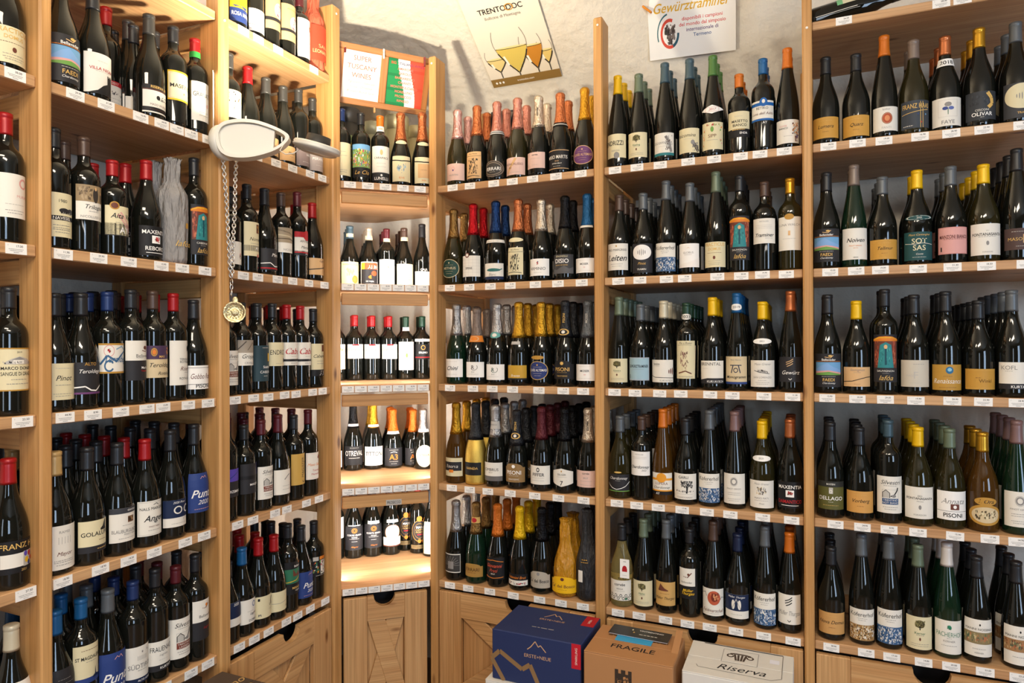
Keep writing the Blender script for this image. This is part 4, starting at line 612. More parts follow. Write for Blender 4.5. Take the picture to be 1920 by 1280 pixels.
 (538, 375, 'b', 'k', 'black', 2, 612, 790, D('k', ('r', -.9, .42, .75, 1, 'w'), ('l', [(-.4, .72), (0, .70), (.4, .86)], .03, 'br'), ('e', .1, .80, .12, .04, 'br'), 'Bellaveder|.54|.06|k|-.1', '~*Müller|.28|.09|y', '~*Thurgau|.18|.09|y', w=.95, desc='white square over black, yellow words')),
 (678, 330, 'f', 'k', 'brown', 3, 730, 888, D('w', ('e', .1, .66, .52, .26, 'B8563A'), ('e', .12, .68, .26, .16, '7A3020'), ('p', -.2, .5, .5, .86, ['D88A5A', '6A2A1E', 'E0A878'], 26, .08), ('l', [(-.95, .8), (-.6, .86), (-.5, .7)], .015, 'k'), ('l', [(.6, .6), (.75, .7), (.95, .66)], .015, 'k'), '~Feldmarschall|.20|.12|br', ('m', .08, 'gy', 1), desc='white label, red oval portrait')),
 (820, 405, 'g', 'k', 'navy', 3, 765, 905, D('w', ('r', -1, .32, 1, 1, 'nv'), '~Müller Thurgau|.90|.08|W', ('e', -.22, .58, .12, .20, 'w'), ('e', .22, .58, .12, .20, 'w'), ('l', [(-.3, .4), (0, .82), (.3, .4)], .03, 'lg'), ('m', .16, 'gy', .8), desc='navy label, two white feathers')),
 (982, 360, 'f', 'k', 'grey', 3, 758, 945, d_kof()),
 (1122, 398, 'f', 'k', 'orange', 3, 765, 938, d_strokes('w', 'Müller Thurgau'))]),
('G', 1, RN, 0, .055, [
 (172, 325, 'g', 'k', 'black', 0, 652, 770, d_gold('Lumera')), (342, 307, 'g', 'k', 'black', 0, 642, 758, d_gold('Quarz')),
 (503, 203, 'f', 'k', 'orange', 0, 595, 730, D('w', 'Isidor|.90|.09|gy', ('e', .05, .52, .30, .20, 'B4512E'), ('o', .05, .52, .36, .24, .14, 'A86A44', 20), ('e', .05, .52, .17, .12, 'D88A5A'), 'FANTI|.14|.09|lg', desc='white label, reddish sun disc')),
 (660, 230, 'g', 'o', 'taupe', 1, 560, 714, D('3A4048', '*FRANZ HAAS|.80|.17|G', ('l', [(-.9, .52), (.8, .66)], .02, 'G'), ('l', [(.25, .0), (.25, .95)], .02, 'G'), ('l', [(.4, .0), (.4, .95)], .02, 'G'), ('e', .1, .5, .04, .03, 'bg'), ('e', .3, .2, .04, .03, 'r'), ('e', .6, .48, .04, .03, 'sk'), ('m', .08, 'w', .6, .02, -.5), desc='slate label, gold scribbles')),
 (835, 210, 'g', 'k', 'copper', 2, 545, 705, D('w', ('o', 0, .62, .8, .42, .015, 'lg', 4, 45, 405), ('e', .0, .76, .20, .08, 'gy'), ('e', -.16, .62, .16, .06, '3A4A8A'), ('e', .18, .62, .16, .06, '5A6AA8'), ('l', [(0, .6), (0, .40)], .02, 'gn'), '*FAYE|.14|.13|gy', desc='white label, blue iris flower'), {'nl': (255, 300, D('W', '*2018|.5|.5|k', w=1.3))}),
 (1028, 163, 'g', 'k', 'gold', 2, 510, 668, D('34373C', ('l', [(.3, .95), (.55, .75), (.6, .55), (.35, .42)], .12, 'G'), ('p', -.8, .5, .4, .9, ['3E4248', '2C2F34'], 20, .1), 'CESCONI|.34|.07|w', '*OLIVAR|.20|.13|W', ('m', .08, 'w', .2), desc='charcoal label, golden trunk')),
 (1232, 130, 'g', 'k', 'grey', 2, 462, 680, D('3A3B3E', ('e', .1, .62, 1.0, .36, 'cr'), *[('e', x, .62, .03, .07*k, 'gy') for x, k in ((-.2, .8), (-.05, 1.2), (.1, 1.5), (.25, 1.2), (.4, .8))], '*TRAMIN|.14|.06|G|.2', w=1.05, desc='half-round cream label'))]),
('G', 2, RO, 0, .055, [
 (185, 72, 'g', 'k', 'black', 1, 382, 567, d_faedi()),
 (322, 32, 'f', 'n', 'taupe', 1, 380, 555, D('w', '~*Noiven|.62|.13|k', 'PINOT GRIGIO|.44|.04|or', ('m', .36, 'or', .3), '*GRIGOI|.07|.03|k', w=1.2, desc='tall white label, scrawled signature')),
 (488, 97, 'g', 'k', 'grey', 2, 443, 553, d_gold('Tellmur')),
 (681, 60, 'g', 'k', 'yellow', 1, 400, 560, D('tl', '~Maso Cantanghel|.90|.07|G', '*SOT|.68|.18|cr', '*SAS|.44|.18|cr', ('l', [(-.9, .60), (-.3, .56), (.2, .60), (.9, .55)], .015, 'w'), '~Cuvee|.22|.06|w', ('m', .1, 'w', .8), desc='teal label, cream capitals'), {'nl': (268, 298, D('1F4A4C', ('o', 0, .5, .9, .4, .12, 'w'), '2020|.5|.3|w', shape='e', w=1.0))}),
 (875, 38, 'g', 'k', 'grey', 2, 373, 523, D('pk', ('o', 0, .5, 1.38, .69, .02, 'C0554E', 4, 45, 405), '*MANZONI BIANCO|.64|.13|5A2A2A', ('m', .54, 'br', 1.2), ('r', -.8, .1, -.72, .26, 'k'), desc='pink label, dark capitals')),
 (1047, 28, 'g', 'o', 'yellow', 3, 355, 530, D('w', '2021|.78|.03|gy', '*FONTANASANTA|.66|.09|k', ('m', .58, 'gy', 1), ('e', 0, .38, .08, .07, 'gy'), 'FORADORI|.10|.04|gy', desc='white label, rounded corners')),
 (1238, -60, 'f', 'k', 'black', 4, 380, 500, D('4E3A36', ('m', .84, 'w', 1), '*F|.52|.40|pe|.3', 'MASO|.50|.15|G|-.3', ('m', .16, 'w', .5), desc='brown label, gold initial'))]),
('G', 3, RO, 893, .055, [
 (195, 752, 'g', 'k', 'black', 1, 187, 374, d_faedi()),
 (350, 787, 'g', 'k', 'yellow', 0, 262, 371, D('pe', '~Sauvignon|.86|.12|mv', 'ALTO ADIGE|.72|.04|gy', ('l', [(-1, .24), (-.3, .28), (.2, .40), (.6, .48), (1, .50)], .035, 'k'), ('m', .12, 'br', .4), desc='peach label, wavy black line')),
 (507, 722, 'b', 'k', 'black', 1, 80, 346, d_lafoa()),
 (667, 753, 'g', 'k', 'black', 2, 223, 373, D('C8C0B0', ('m', .84, 'gy', .7, .012, .2), 'F|.44|.26|lg', 'MASO|.42|.08|lg|-.3', ('m', .14, 'lg', .7), desc='grey-beige label, pale initial')),
 (832, 735, 'g', 'k', 'black', 2, 248, 391, D('B88C3A', ('e', .1, .78, .22, .14, '2A6A94'), ('e', .1, .80, .12, .07, '8AC0D8'), '~Renaissance|.36|.19|w', ('m', .54, 'br', .5), ('m', .1, 'br', 1), desc='gold label, blue globe')),
 (1012, 785, 'g', 'k', 'black', 4, 272, 387, D('C0903C', ('o', 0, .5, 1.28, .62, .015, 'G', 4, 45, 405), 'Winkl|.42|.16|6A4A1A|.2', ('m', .56, 'br', .3, .02, -.2), desc='golden framed label, serif word')),
 (1198, 727, 'g', 'k', 'grey', 4, 235, 385, D('w', ('r', -1, 0, 1, .20, 'dk'), 'KOFL|.80|.15|gy|-.4', ('m', .66, 'gy', .4, .012, -.4), '*KURTATSCH|.09|.10|W|.4', desc='white label, pale thin capitals'))]),
('G', 4, RP, 0, .055, [
 (202, 570, 'g', 'k', 'black', 2, 900, 1057, D('ol', ('r', -1, .80, 1, 1, '2E2E2A'), '*BOZEN|.90|.06|w', ('r', -.12, .56, .14, .78, 'lg'), ('o', 0, .64, .10, .06, .4, 'w'), '*DELLAGO|.40|.13|W', ('m', .26, 'w', .3), ('m', .14, 'G', 1), desc='olive label, black top')),
 (356, 598, 'g', 'k', 'black', 3, 955, 1075, d_gold('Vorberg', 'D09A52')),
 (521, 557, 'b', 'k', 'teal', 2, 872, 1077, d_silv('1F4A7A', 'PINOT BIANCO')),
 (690, 597, 'g', 'o', 'yellow', 3, 932, 1108, D('w', '2021|.72|.05|k', '*FONTANASANTA|.64|.07|k', '~Manzoni|.55|.04|gy', ('e', 0, .36, .08, .07, 'gy'), 'FORADORI|.12|.05|gy', desc='white label, tiny seal, rounded')),
 (860, 605, 'g', 'o', 'sage', 3, 955, 1115, D('W', '~Annata|.66|.18|gy', ('r', -.15, .36, .35, .56, 'br'), ('e', .1, .46, .1, .06, 'W'), ('r', -1, .30, 1, .31, 'k'), '*PISONI|.17|.14|k', desc='white label, brown emblem')),
 (1047, 625, 'g', 'a', 'gold', 2, 990, 1142, D(None, ('e', 0, .36, 1, .38, 'g'), ('e', 0, .36, .80, .29, 'be'), ('e', 0, .86, .62, .15, 'g'), '~*L Ora|.86|.14|k', ('p', -.6, .16, .6, .56, ['3A3226', '8A7A58', 'cr', '5A4E38'], 50, .09), w=1.15, desc='golden double-oval label')),
 (1238, 560, 'f', 'n', 'mauve', 3, 958, 1155, d_wreath())]),
('G', 5, RQ, 0, .055, [
 (203, 520, 'g', 'k', 'black', 2, 888, 1008, d_gold('Nova Domus', 'C8985C')),
 (375, 447, 'f', 'k', 'grey', 0, 870, 1046, d_kof('A07A4A', '3E2E1C', 'brown')),
 (521, 462, 'f', 'k', 'grey', 2, 872, 1062, d_kof()),
 (695, 508, 'f', 'k', 'sage', 2, 912, 1094, d_tree('Kerner')),
 (852, 497, 'f', 'n', 'white', 2, 932, 1118, D('w', ('p', -.15, .70, .15, .88, ['gn', '2E8A6A'], 16, .09), 'PACHERHOF|.58|.14|5A8A70', ('m', .46, 'gy', .3), 'KERNER|.38|.06|gy', ('m', .24, 'gy', 1), desc='white label, green coat of arms')),
 (1003, 570, 'f', 'k', 'black', 2, 925, 1130, D('w', ('r', -1, .34, 1, .66, '8A7A56'), ('p', -1, .36, 1, .65, ['A08A5A', '5A6A4A', 'B8704A', '3E5A4A', 'C8B488'], 60, .12), 'MANNI NOSSING|.74|.06|k', ('e', .05, .86, .05, .03, 'k'), ('m', .2, 'gy', .8), 'KERNER|.10|.04|gy', desc='white label, landscape strip')),
 (1235, 600, 'f', 'k', 'black', 2, 965, 1180, D('w', ('r', -1, .34, 1, .66, 'A07850'), ('p', -1, .36, 1, .65, ['B8704A', '5A6A4A', '6A3A2A', '3E5A4A', 'C8B488'], 60, .12), 'MANNI NOSSING|.74|.06|k', ('e', .05, .86, .05, .03, 'k'), ('m', .2, 'gy', .8), desc='white label, rust landscape strip'))]),
]
# ------------------------------------------------------------------ room
PLASTER = mat('plaster', 'DDD6C8', .9, bump=(22, .55, .02)); PLAIN = mat('plain_wall', '7A6A58', .9); FLOORM = mat('floor_tiles_mat', '8A6A50', .5)
def smooth(a, b, x): t = min(1, max(0, (x-a)/(b-a))); return t*t*(3-2*t)
def vault(k, z):
    f = smooth(1.20, 1.68, k); lean = 1.45*(1-f)+.5*f; z0 = CH+1.12*(1-f)+CH*0+.92*f if False else CH+(1.12*(1-f)+.92*f)
    x = z-z0; return lean*(x+math.sqrt(x*x+.002))/2
WQ = .49; KC = DL+WQ
def wall_pt(j, z, NL=22, NA=10, NR=40):
    R = .34
    c = lambda k: PR.n*(DR+WQ-vault(k, z))+PL.n*(DL+WQ-vault(0, z))
    if j <= NL:
        k = 4.6-(4.6-R)*j/NL; p = PR.n*(DR+WQ-vault(0, z)-k)+PL.n*(DL+WQ-vault(0, z))
    elif j < NL+NA:
        t = (j-NL)/NA; c0 = PR.n*(DR+WQ-vault(0, z))+PL.n*(DL+WQ-vault(0, z)); a = c0-PR.n*R; b = c0+PR.e*R
        p = a*(1-t)**2+c0*2*t*(1-t)+b*t*t
    else:
        k = R+(5.2-R)*(j-NL-NA)/NR; off = vault(k, z); p = PR.n*(DR+WQ-off)+PL.n*(DL+WQ)+PR.e*(k+vault(0, z)*max(0, 1-(k-R)/.8))
    return (p.x, p.y, z)
mb = MB(); zs = [0, .6, 1.2, 1.8, 2.2]+[2.3+.025*i for i in range(33)]; NW = 72
for z in zs:
    for j in range(NW+1): mb.v.append(wall_pt(j, z))
for r in range(len(zs)-1):
    for j in range(NW): a = r*(NW+1)+j; mb.f.append((a, a+1, a+NW+2, a+NW+1)); mb.c.append(None)
w = obj('wall_corner', mb.mesh('wall_corner', PLASTER, True)); tag(w, kind='structure')
def rn(a, b): p = PR.n*a+PL.n*b; return (p.x, p.y)
def slab(name, z0, z1, m):
    o = prism(name, [rn(-3.5, -3.9), rn(-3.5, 2.25), rn(2.95, 2.25), rn(2.95, -3.9)], z0, z1, m); tag(o, kind='structure'); return o
slab('floor', -.1, 0, FLOORM); slab('ceiling', 3.1, 3.2, PLASTER)
for nm, P in (('wall_back', [rn(-3.5, -3.9), rn(-3.4, -3.9), rn(-3.4, 2.25), rn(-3.5, 2.25)]), ('wall_right', [rn(-3.5, -3.9), rn(-3.5, -3.8), rn(2.95, -3.8), rn(2.95, -3.9)])):
    tag(prism(nm, P, 0, 3.1, PLAIN), kind='structure')
# ------------------------------------------------------------------ racks
SX = {k: (s_at(p, a), s_at(p, b)) for k, p, a, b in (('A', PL, -150, 74), ('B', PL, 100, 411), ('C', PL, 433, 625), ('D', PD, 640, 804.5), ('E', PR, 818, 1114.5), ('F', PR, 1132, 1506), ('G', PR, 1525, 2090))}
PLN = {'A': PL, 'B': PL, 'C': PL, 'D': PD, 'E': PR, 'F': PR, 'G': PR}
RACKN = {'A': 'cut-off rack', 'B': 'wide red rack', 'C': 'narrow red rack', 'D': 'lit corner rack', 'E': 'sparkling rack', 'F': 'white-wine rack', 'G': 'end rack'}
RLAB = {'A': 'pine wine rack cut off by the picture edge, red wines', 'B': 'wide pine rack of red wine next to the tasting cup chain', 'C': 'narrow pine rack of red wine behind the white wall lamp',
        'D': 'small brightly lit pine corner rack under the flag frame', 'E': 'pine rack of sparkling wine below the champagne-glass poster', 'F': 'pine rack of white wine behind the brown and white cartons', 'G': 'tall pine rack of white wine with a lying bottle on top'}
LEVELS = {'A': [0, 1, 2, 3, 4, 5], 'B': [0, 1, 2, 3, 4, 5], 'C': [0, 1, 2, 3, 4, 5], 'D': [1, 2, 3, 4, 5], 'E': [1, 2, 3, 4, 5], 'F': [1, 2, 3, 4, 5], 'G': [0, 1, 2, 3, 4, 5]}
POST = {'A': [(-190, -150, 1.42)], 'B': [(75.6, 99.7, 1.42)], 'C': [(412.5, 432.5, 1.42), (625, 640, 1.305)], 'D': [], 'E': [(804.5, 817.8, 1.165)], 'F': [(1114, 1131.5, 1.185)], 'G': [(1506, 1525, 1.40), (2090, 2130, 1.40)]}
PRICES = {'B1': '29.95 31.00 16.90 34.90 18.90 51.00 57.50', 'B2': '11.90 29.90 17.50 15.90 35.00 48.00', 'B3': '44.90 8.90 14.50 12.50 13.00 15.90 16.50', 'B4': '18.90 18.90 14.50 13.50 14.80 16.90', 'B5': '9.90 12.50 16.90 11.50 15.50 9.90 11.50',
 'A1': '38.00', 'A2': '17.00', 'A3': '23.50', 'A4': '27.50', 'A5': '14.90', 'E2': '39.90 40.00 44.90 31.50 35.50 47.90 30.50', 'E3': '23.00 30.90 23.50 22.90 23.50 31.70 26.90', 'E4': '15.30 13.90 22.90 18.90 26.90 27.90 26.50', 'E5': '26.90 23.90 25.90 14.90 52.00 52.00 54.50',
 'F1': '13.90 16.50 19.90 26.50 44.50 15.50 17.00 27.80', 'F2': '13.50 20.90 19.60 17.90 31.20 30.00 19.90 20.90', 'F3': '14.80 26.50 11.90 14.80 14.00 29.70 12.90 11.30', 'F4': '7.50 17.90 14.90 17.90 17.50 17.90 12.90 18.50', 'F5': '15.10 12.90 13.90 10.50 31.50 11.90 14.50 7.90',
 'G0': '26.50 28.00 32.00', 'G1': '28.90 37.00 19.00 16.90 28.90 22.90 24.90', 'G2': '10.50 12.50 19.30 14.50 21.30 18.50 21.30', 'G3': '12.90 20.50 29.50 19.90 20.90 23.90 18.90', 'G4': '14.90 24.90 8.90 21.90 15.90 17.90 14.90', 'G5': '38.90 19.80 17.50 14.80 20.00 23.00 23.50'}
TH = .028
def pe_(pl, x): return s_at(pl, x, -.014)
SX['A'] = (pe_(PL, -150), pe_(PL, 75.6)); SX['B'] = (pe_(PL, 99.7), pe_(PL, 412.5)); SX['C'] = (pe_(PL, 432.5), pe_(PL, 625))
SX['E'] = (pe_(PR, 817.8), pe_(PR, 1114)); SX['F'] = (pe_(PR, 1131.5), pe_(PR, 1506)); SX['G'] = (pe_(PR, 1525), pe_(PR, 2090))
_tag = {}
def tag_mesh(price):
    if price not in _tag:
        f = lambda x, y, L: (x, -.0008-L*.0001, y)
        cv = Canvas(.046, .025, f, 1); c = C('W')
        bx = [(-.023, 0, 0), (.023, 0, 0), (.023, 0, .025), (-.023, 0, .025)]; fr = [(x, -.0008, z) for x, y, z in bx]
        cv.mb.quad(*fr, c)
        for i in range(4): cv.mb.quad(bx[i], bx[(i+1) % 4], fr[(i+1) % 4], fr[i], c)
        cv.text(price, .3, .74, .20, 'k', 1); cv.text('E', -.75, .80, .10, 'gy'); cv.micro(.42, 'gy', 1.4, .05); cv.micro(.28, 'gy', 1.2, .05); cv.micro(.12, 'gy', .5, .05)
        _tag[price] = cv.mb.mesh('price_tag', PRINT)
    return _tag[price]
RACK = {}; SHELF = {}; MID = {}
def door(rk, x0, x1, z0, z1, nx, nr=.042, y=-.004):
    d = empty('cabinet_door'); d.parent = rk; d.location = (0, y, 0)
    def pz(name, pts, ya, yb, bev=.0015):
        o = prism(name, pts, -yb, -ya, W_DOOR, d, bev); o.rotation_euler = (math.pi/2, 0, 0); return o
    sw = min(.10, (x1-x0)*.28); rh = .095
    for a, b in ((x0, x0+sw), (x1-sw, x1)):
        board('stile', d, ((a+b)/2, .010, (z0+z1)/2), (b-a-.0006, .022, z1-z0), 'z', W_DOOR)
    P = [(x0+sw, z1-rh), (x1-sw, z1-rh), (x1-sw, z1)]
    if nx is not None: P += [(nx+nr*math.cos(math.pi*t/12), z1-nr*math.sin(math.pi*t/12)) for t in range(13)]
    P += [(x0+sw, z1)]
    pz('top_rail', P, -.001, .021, 0)
    board('bottom_rail', d, ((x0+x1)/2, .010, z0+.045), (x1-x0-2*sw-.001, .022, .09), 'x', W_DOOR)
    a, b, c, e = x0+sw, x1-sw, z0+.09, z1-rh; bw = .055+.10*(b-a)
    pz('cross_brace', [(a, c), (a+bw, c), (b, e), (b-bw, e)], .006, .016)
    pz('cross_brace', [(b, c), (b-bw, c), (a, e), (a+bw, e)], .003, .013)
    board('panel', d, ((a+b)/2, .022, (c+e)/2), (b-a, .006, e-c), 'z', W_DOOR)
for k in 'ABCDEFG':
    pl = PLN[k]; s0, s1 = SX[k]; mid = (s0+s1)/2; MID[k] = mid
    rk = empty('wine_rack', pl.P(mid, 0, 0), pl.rz, RLAB[k], 'wine rack', 'pine wine racks along the walls'); RACK[k] = rk
    for (a, b, zt) in POST[k]:
        pa, pb = s_at(pl, a, -.014)-mid, s_at(pl, b, -.014)-mid
        zt += CH; cx = (pa+pb)/2
        o = board('post', rk, (cx, .0285, zt/2), (pb-pa, .085, zt), 'z', W_PINE, .005)
        zb = 2.62
        board('back_post', rk, (cx, .455, zb/2), (.045, .045, zb), 'z', W_PINE)
        for lv in LEVELS[k] if k != 'E' else [1, 2, 3, 4, 5]:
            board('side_rail', rk, (cx, .2515, ZL[lv]-TH-.032), (.022, .361, .060), 'y', W_PINE)
        sc = lathe([(.0042, 0), (.0042, .0015), (.003, .0022)], 10).mesh('screw_cap', mat('screw_cap_white', 'E8E4DC', .4)); o = obj('screw_cap', sc, rk); o.location = (cx, -.014, zt-.03); o.rotation_euler = (math.pi/2, 0, 0)
        if zt > CH+1.35: o.location.z = CH+1.01
    for lv in LEVELS[k]:
        z = ZL[lv]
        if k == 'D':
            P1 = PD.P(s0, 0, 0); P2 = PD.P(s1, 0, 0); cc = PR.n*(DR+WQ-.02)+PL.n*(DL+WQ-.02)
            inv = Matrix.Rotation(-rk.rotation_euler.z, 3, 'Z'); q = lambda p: (inv @ (p-rk.location)); 
            pts = [q(x) for x in (P1, P2, P2+PR.n*.44, cc, P1+PL.n*.44)]
            sh = prism('shelf_board', [(p.x, p.y) for p in pts], z-TH, z, W_SHELF, rk, .0015)
            if lv != 5:
                board('front_rail', rk, (0, .022, z-TH-.008-.024), (s1-s0-.004, .02, .046), 'x', W_PINE)
        else:
            sh = board('shelf_board', rk, (0, .24, z-TH/2), (s1-s0-.001, .48, TH), 'x', W_SHELF, .0025)
        SHELF[(k, lv)] = sh
    zt = ZL[5]-TH-.012
    if k in 'CDEFG':
        w_ = s1-s0
        board('shade_panel', rk, (0, .10, .33), (w_-.03, .012, .40), 'x', mat('painted_shade', '1C1612', .8), 0)  # dark board added to paint the cabinet's inner shade behind the door notch
        if k == 'C': door(rk, -w_/2+.004, w_/2-.004, .10, zt-.01, .03)
        elif k == 'D': door(rk, -w_/2+.004, w_/2-.012, .10, zt, -.01)
        elif k == 'E': door(rk, -w_/2+.004, w_/2-.004, .10, zt, s_at(PR, 968)-mid, .05)
        elif k == 'F': door(rk, -w_/2+.004, w_/2-.004, .10, zt, s_at(PR, 1315)-mid, .05)
        else: door(rk, -w_/2+.004, s_at(PR, 2000)-mid, .10, zt, s_at(PR, 1744)-mid, .05)
# ------------------------------------------------------------------ bottles
NB = {'A': 'red_wine_bottle', 'B': 'red_wine_bottle', 'C': 'red_wine_bottle', 'D': 'red_wine_bottle', 'E': 'sparkling_wine_bottle', 'F': 'white_wine_bottle', 'G': 'white_wine_bottle'}
CAPL = {'b': .17, 'g': .20, 'f': .205, 'c': .39}
def add_bottle(name, pl, s, q, z, H, sh, glass, cap, rot=0, opts={}, lbls=(), label=None, group=None):
    p = pl.P(s, q, z); e = empty(name, p, pl.rz+rot, label, 'wine bottle', group); e.scale = (1, 1, H)
    wrap = glass in 'TRYK'
    g = obj('wrapping' if wrap else 'glass_body', glass_mesh(sh, wrap), e); g.material_slots[0].link = 'OBJECT'; g.material_slots[0].material = GLASS[glass]
    if cap:
        ln = opts.get('capl', CAPL[sh]-.03*(sh == 'c'))+(.03 if sh == 'c' else 0); foil = sh == 'c'
        c = obj('capsule', cap_mesh(sh, ln, foil), e); c.material_slots[0].link = 'OBJECT'; c.material_slots[0].material = capmat(cap, foil)
    if wrap:
        for nm, me in lbls:
            for v in me.vertices:
                r = math.hypot(v.co.x, v.co.y)
                if not me.get('moved'): v.co.x *= (r+.0085)/r; v.co.y *= (r+.0085)/r
            me['moved'] = 1
    for nm, me in lbls:
        if len(me.vertices): obj(nm, me, e)
    return e
def off_label(name, sh, b, t, H, d, off):
    me = label_mesh(name, sh, b, t, H, d)
    for v in me.vertices:
        r = math.hypot(v.co.x, v.co.y); v.co.x *= (r+off)/r; v.co.y *= (r+off)/r
    return me
FRONT = []
for bay, lv, (ox, oy, sc), lo, sb0, lst in ROWS:
    pl = PLN[bay]; zs_ = ZL[lv]; s0, s1 = SX[bay]; items = []
    for bt in lst:
        x, top, sh, gl, cap, nb, lt, lb, des = bt[:9]; op = bt[9] if len(bt) > 9 else {}
        sb = op.get('sb', sb0); px = ox+x/sc
        H = STDH[sh]; py = 640
        if top is not None:
            H = z_at(pl, px, oy+top/sc, sb)-zs_; py = oy+top/sc
        H = max(.235, min(.375, H)); s = s_at(pl, px, sb, py)
        Z = lambda y: (z_at(pl, px, oy+y/sc, sb-rad(sh, .3))-zs_)/H
        b, t = Z(lb+lo), Z(lt+lo); b = max(.045, b); tm = {'b': .66, 'g': .66, 'f': .6, 'c': .52}[sh]; t = min(tm, t)
        if t-b < .06: b = .07; t = .33
        items.append([s, sb, H, bt, op, b, t, Z])
    rr = {'b': .0378, 'g': .0413, 'f': .0378, 'c': .0440}
    fr = [i for i in items if abs(i[1]-sb0) < .02]
    for _ in range(60):
        for a, c in zip(fr, fr[1:]):
            g = rr[a[3][2]]+rr[c[3][2]]+.0012-(c[0]-a[0])
            if g > 0: a[0] -= g/2; c[0] += g/2
        if bay != 'D' and bay != 'G' and bay != 'A' and fr:
            if fr[0][0]-rr[fr[0][3][2]] < s0+.001: fr[0][0] = s0+.001+rr[fr[0][3][2]]
            if fr[-1][0]+rr[fr[-1][3][2]] > s1-.001: fr[-1][0] = s1-.001-rr[fr[-1][3][2]]
    order = list(range(len(items)))
    if bay in 'BC': order = order[::-1]
    rank = {j: i for i, j in enumerate(order)}
    grp = 'wine bottles on the %s shelf, %s' % (LVN[lv], RACKN[bay])
    prices = PRICES.get('%s%d' % (bay, lv), '').split()
    side = {'D': 'third'}.get(bay)
    for j, (s, sb, H, bt, op, b, t, Z) in enumerate(items):
        x, top, sh, gl, cap, nb, lt, lb, des = bt[:9]
        lbls = [('label', label_mesh('label', sh, b, t, H, des))]
        if 'low' in op:
            l1, l0 = Z(op['low'][0]), Z(op['low'][1]); lbls.append(('label', label_mesh('label', sh, max(.04, l0), l1, H, D('dk', '*AY|.5|.5|W|.2'))))
        if 'nl' in op:
            y1, y0, nd = op['nl']; t1, t0 = Z(y1), Z(y0)
            # the neck is further back than the body front: measured on the axis
            t1 = min(.97, t1); t0 = max(t+.01, min(t0, t1-.02))
            if t1-t0 > .008: lbls.append(('neck_label', off_label('neck_label', sh, t0, t1, H, nd, .0022)))
        if 'band' in op: lbls.append(('neck_label', off_label('neck_label', sh, .585, .625, H, D(CAPC['silver'] if op['band'] == 'w' else 'k', ('r', -1, .4, 1, .6, 'w' if op['band'] == 'k' else 'dk'), w=2.6), .0016)))
        if 'neck' in op:
            c_, a_, b_ = op['neck']; lbls.append(('neck_label', off_label('neck_label', sh, a_, b_, H, D('2E8A3A', w=3.1), .0008)))
        if 'capt' in op: lbls.append(('neck_label', off_label('neck_label', sh, .70, .90, H, D(None, '^*%s|.5|.13|%s' % (op['capt'], op.get('captc', 'k')), w=.9), .0022)))
        if des.get('desc') is None:
            bgn = CNAME.get(des['bg'], 'coloured'); des['desc'] = bgn+' label'
        capn = CN.get(cap, cap)
        look = ('%s-capped' % capn) if cap else 'wrapped'
        lab = '%s %s bottle, %s; %s from %s, %s shelf, %s' % (look, '' if GN[gl] in ('dark',) else GN[gl], des['desc'], ORD[rank[j]], 'frame post' if bay == 'D' else 'corner', LVN[lv], RACKN[bay])
        lab = ' '.join(lab.split())
        wd_ = lab.split()
        if len(wd_) > 16:
            lab = ' '.join(('%s bottle, %s; %s from %s, %s shelf, %s' % (look, des['desc'], ORD[rank[j]], 'post' if bay == 'D' else 'corner', LVN[lv], RACKN[bay])).split())
        if len(lab.split()) > 16:
            ws = des['desc'].split(); ex = len(lab.split())-16; lab = lab.replace(des['desc'], ' '.join(ws[ex:]))
        e = add_bottle(NB[bay], pl, s, sb, ZL[lv], H, sh, gl, cap, random.uniform(-.06, .06), op, lbls, lab, grp)
        FRONT.append((bay, lv, j, s, sb, H, sh))
        if bay == 'F' and lv == 5 and j == 0: HANG = (pl, s, sb, ZL[lv], H)
        st = 2*rr[sh]+.004
        for i in range(1, nb+1):
            q = sb+i*st
            if bay != 'D' and q > .455-rr[sh]: break
            capn2 = capn or 'paper'
            if i == 1: l2 = '%s-capped bottle just behind the %s one from %s, %s shelf, %s' % (capn2, ORD[rank[j]], 'post' if bay == 'D' else 'corner', LVN[lv], RACKN[bay])
            else: l2 = '%s-capped bottle %s behind the %s from %s, %s shelf, %s' % (capn2, ORD[i-1], ORD[rank[j]], 'post' if bay == 'D' else 'corner', LVN[lv], RACKN[bay])
            g2 = gl if gl not in 'y' else 'k'
            add_bottle(NB[bay], pl, s+random.uniform(-.0008, .0008), q, ZL[lv], H, sh, g2, cap, random.uniform(-.3, .3), op, [lbls[0]] if i == 1 and H else (), l2, grp)
    if bay != 'D':
        shf = SHELF[(bay, lv)]; last = -9
        for j, it in enumerate(items):
            if it[1]-sb0 > .02: 
                pass
            if not prices and lv == 0: break
            pr = prices[j] if j < len(prices) else random.choice(['12.90', '15.50', '18.90', '22.50', '26.90', '31.50'])
            sx = it[0]-(MID[bay]); sx = max(sx+random.uniform(-.012, .012), last+.05)
            if sx > (s1-s0)/2-.025: sx = (s1-s0)/2-.025
            if sx < last+.0475: continue
            last = sx
            o = obj('price_tag', tag_mesh(pr), shf); o.location = (sx, -.2403, -.0125+random.uniform(-.001, .001)); o.rotation_euler = (0, random.uniform(-.02, .02), 0)
for lv in (1, 2, 3, 4, 5):
    shf = SHELF[('D', lv)]; n = 5 if lv == 1 else 7; w_ = SX['D'][1]-SX['D'][0]
    for i in range(n):
        o = obj('price_tag', tag_mesh(random.choice(['17.90', '28.00', '45.90', '26.90', '13.50', '53.50', '9.90'])), shf)
        o.location = (-w_/2+(i+.5)*w_/n, -.0004, ZL[lv]-.0265)
for i, x in enumerate((1585, 1768, 1808)):
    o = obj('price_tag', tag_mesh(PRICES['G0'].split()[i]), SHELF[('G', 0)]); o.location = (s_at(PR, x)-MID['G'], -.2403, -.0125)
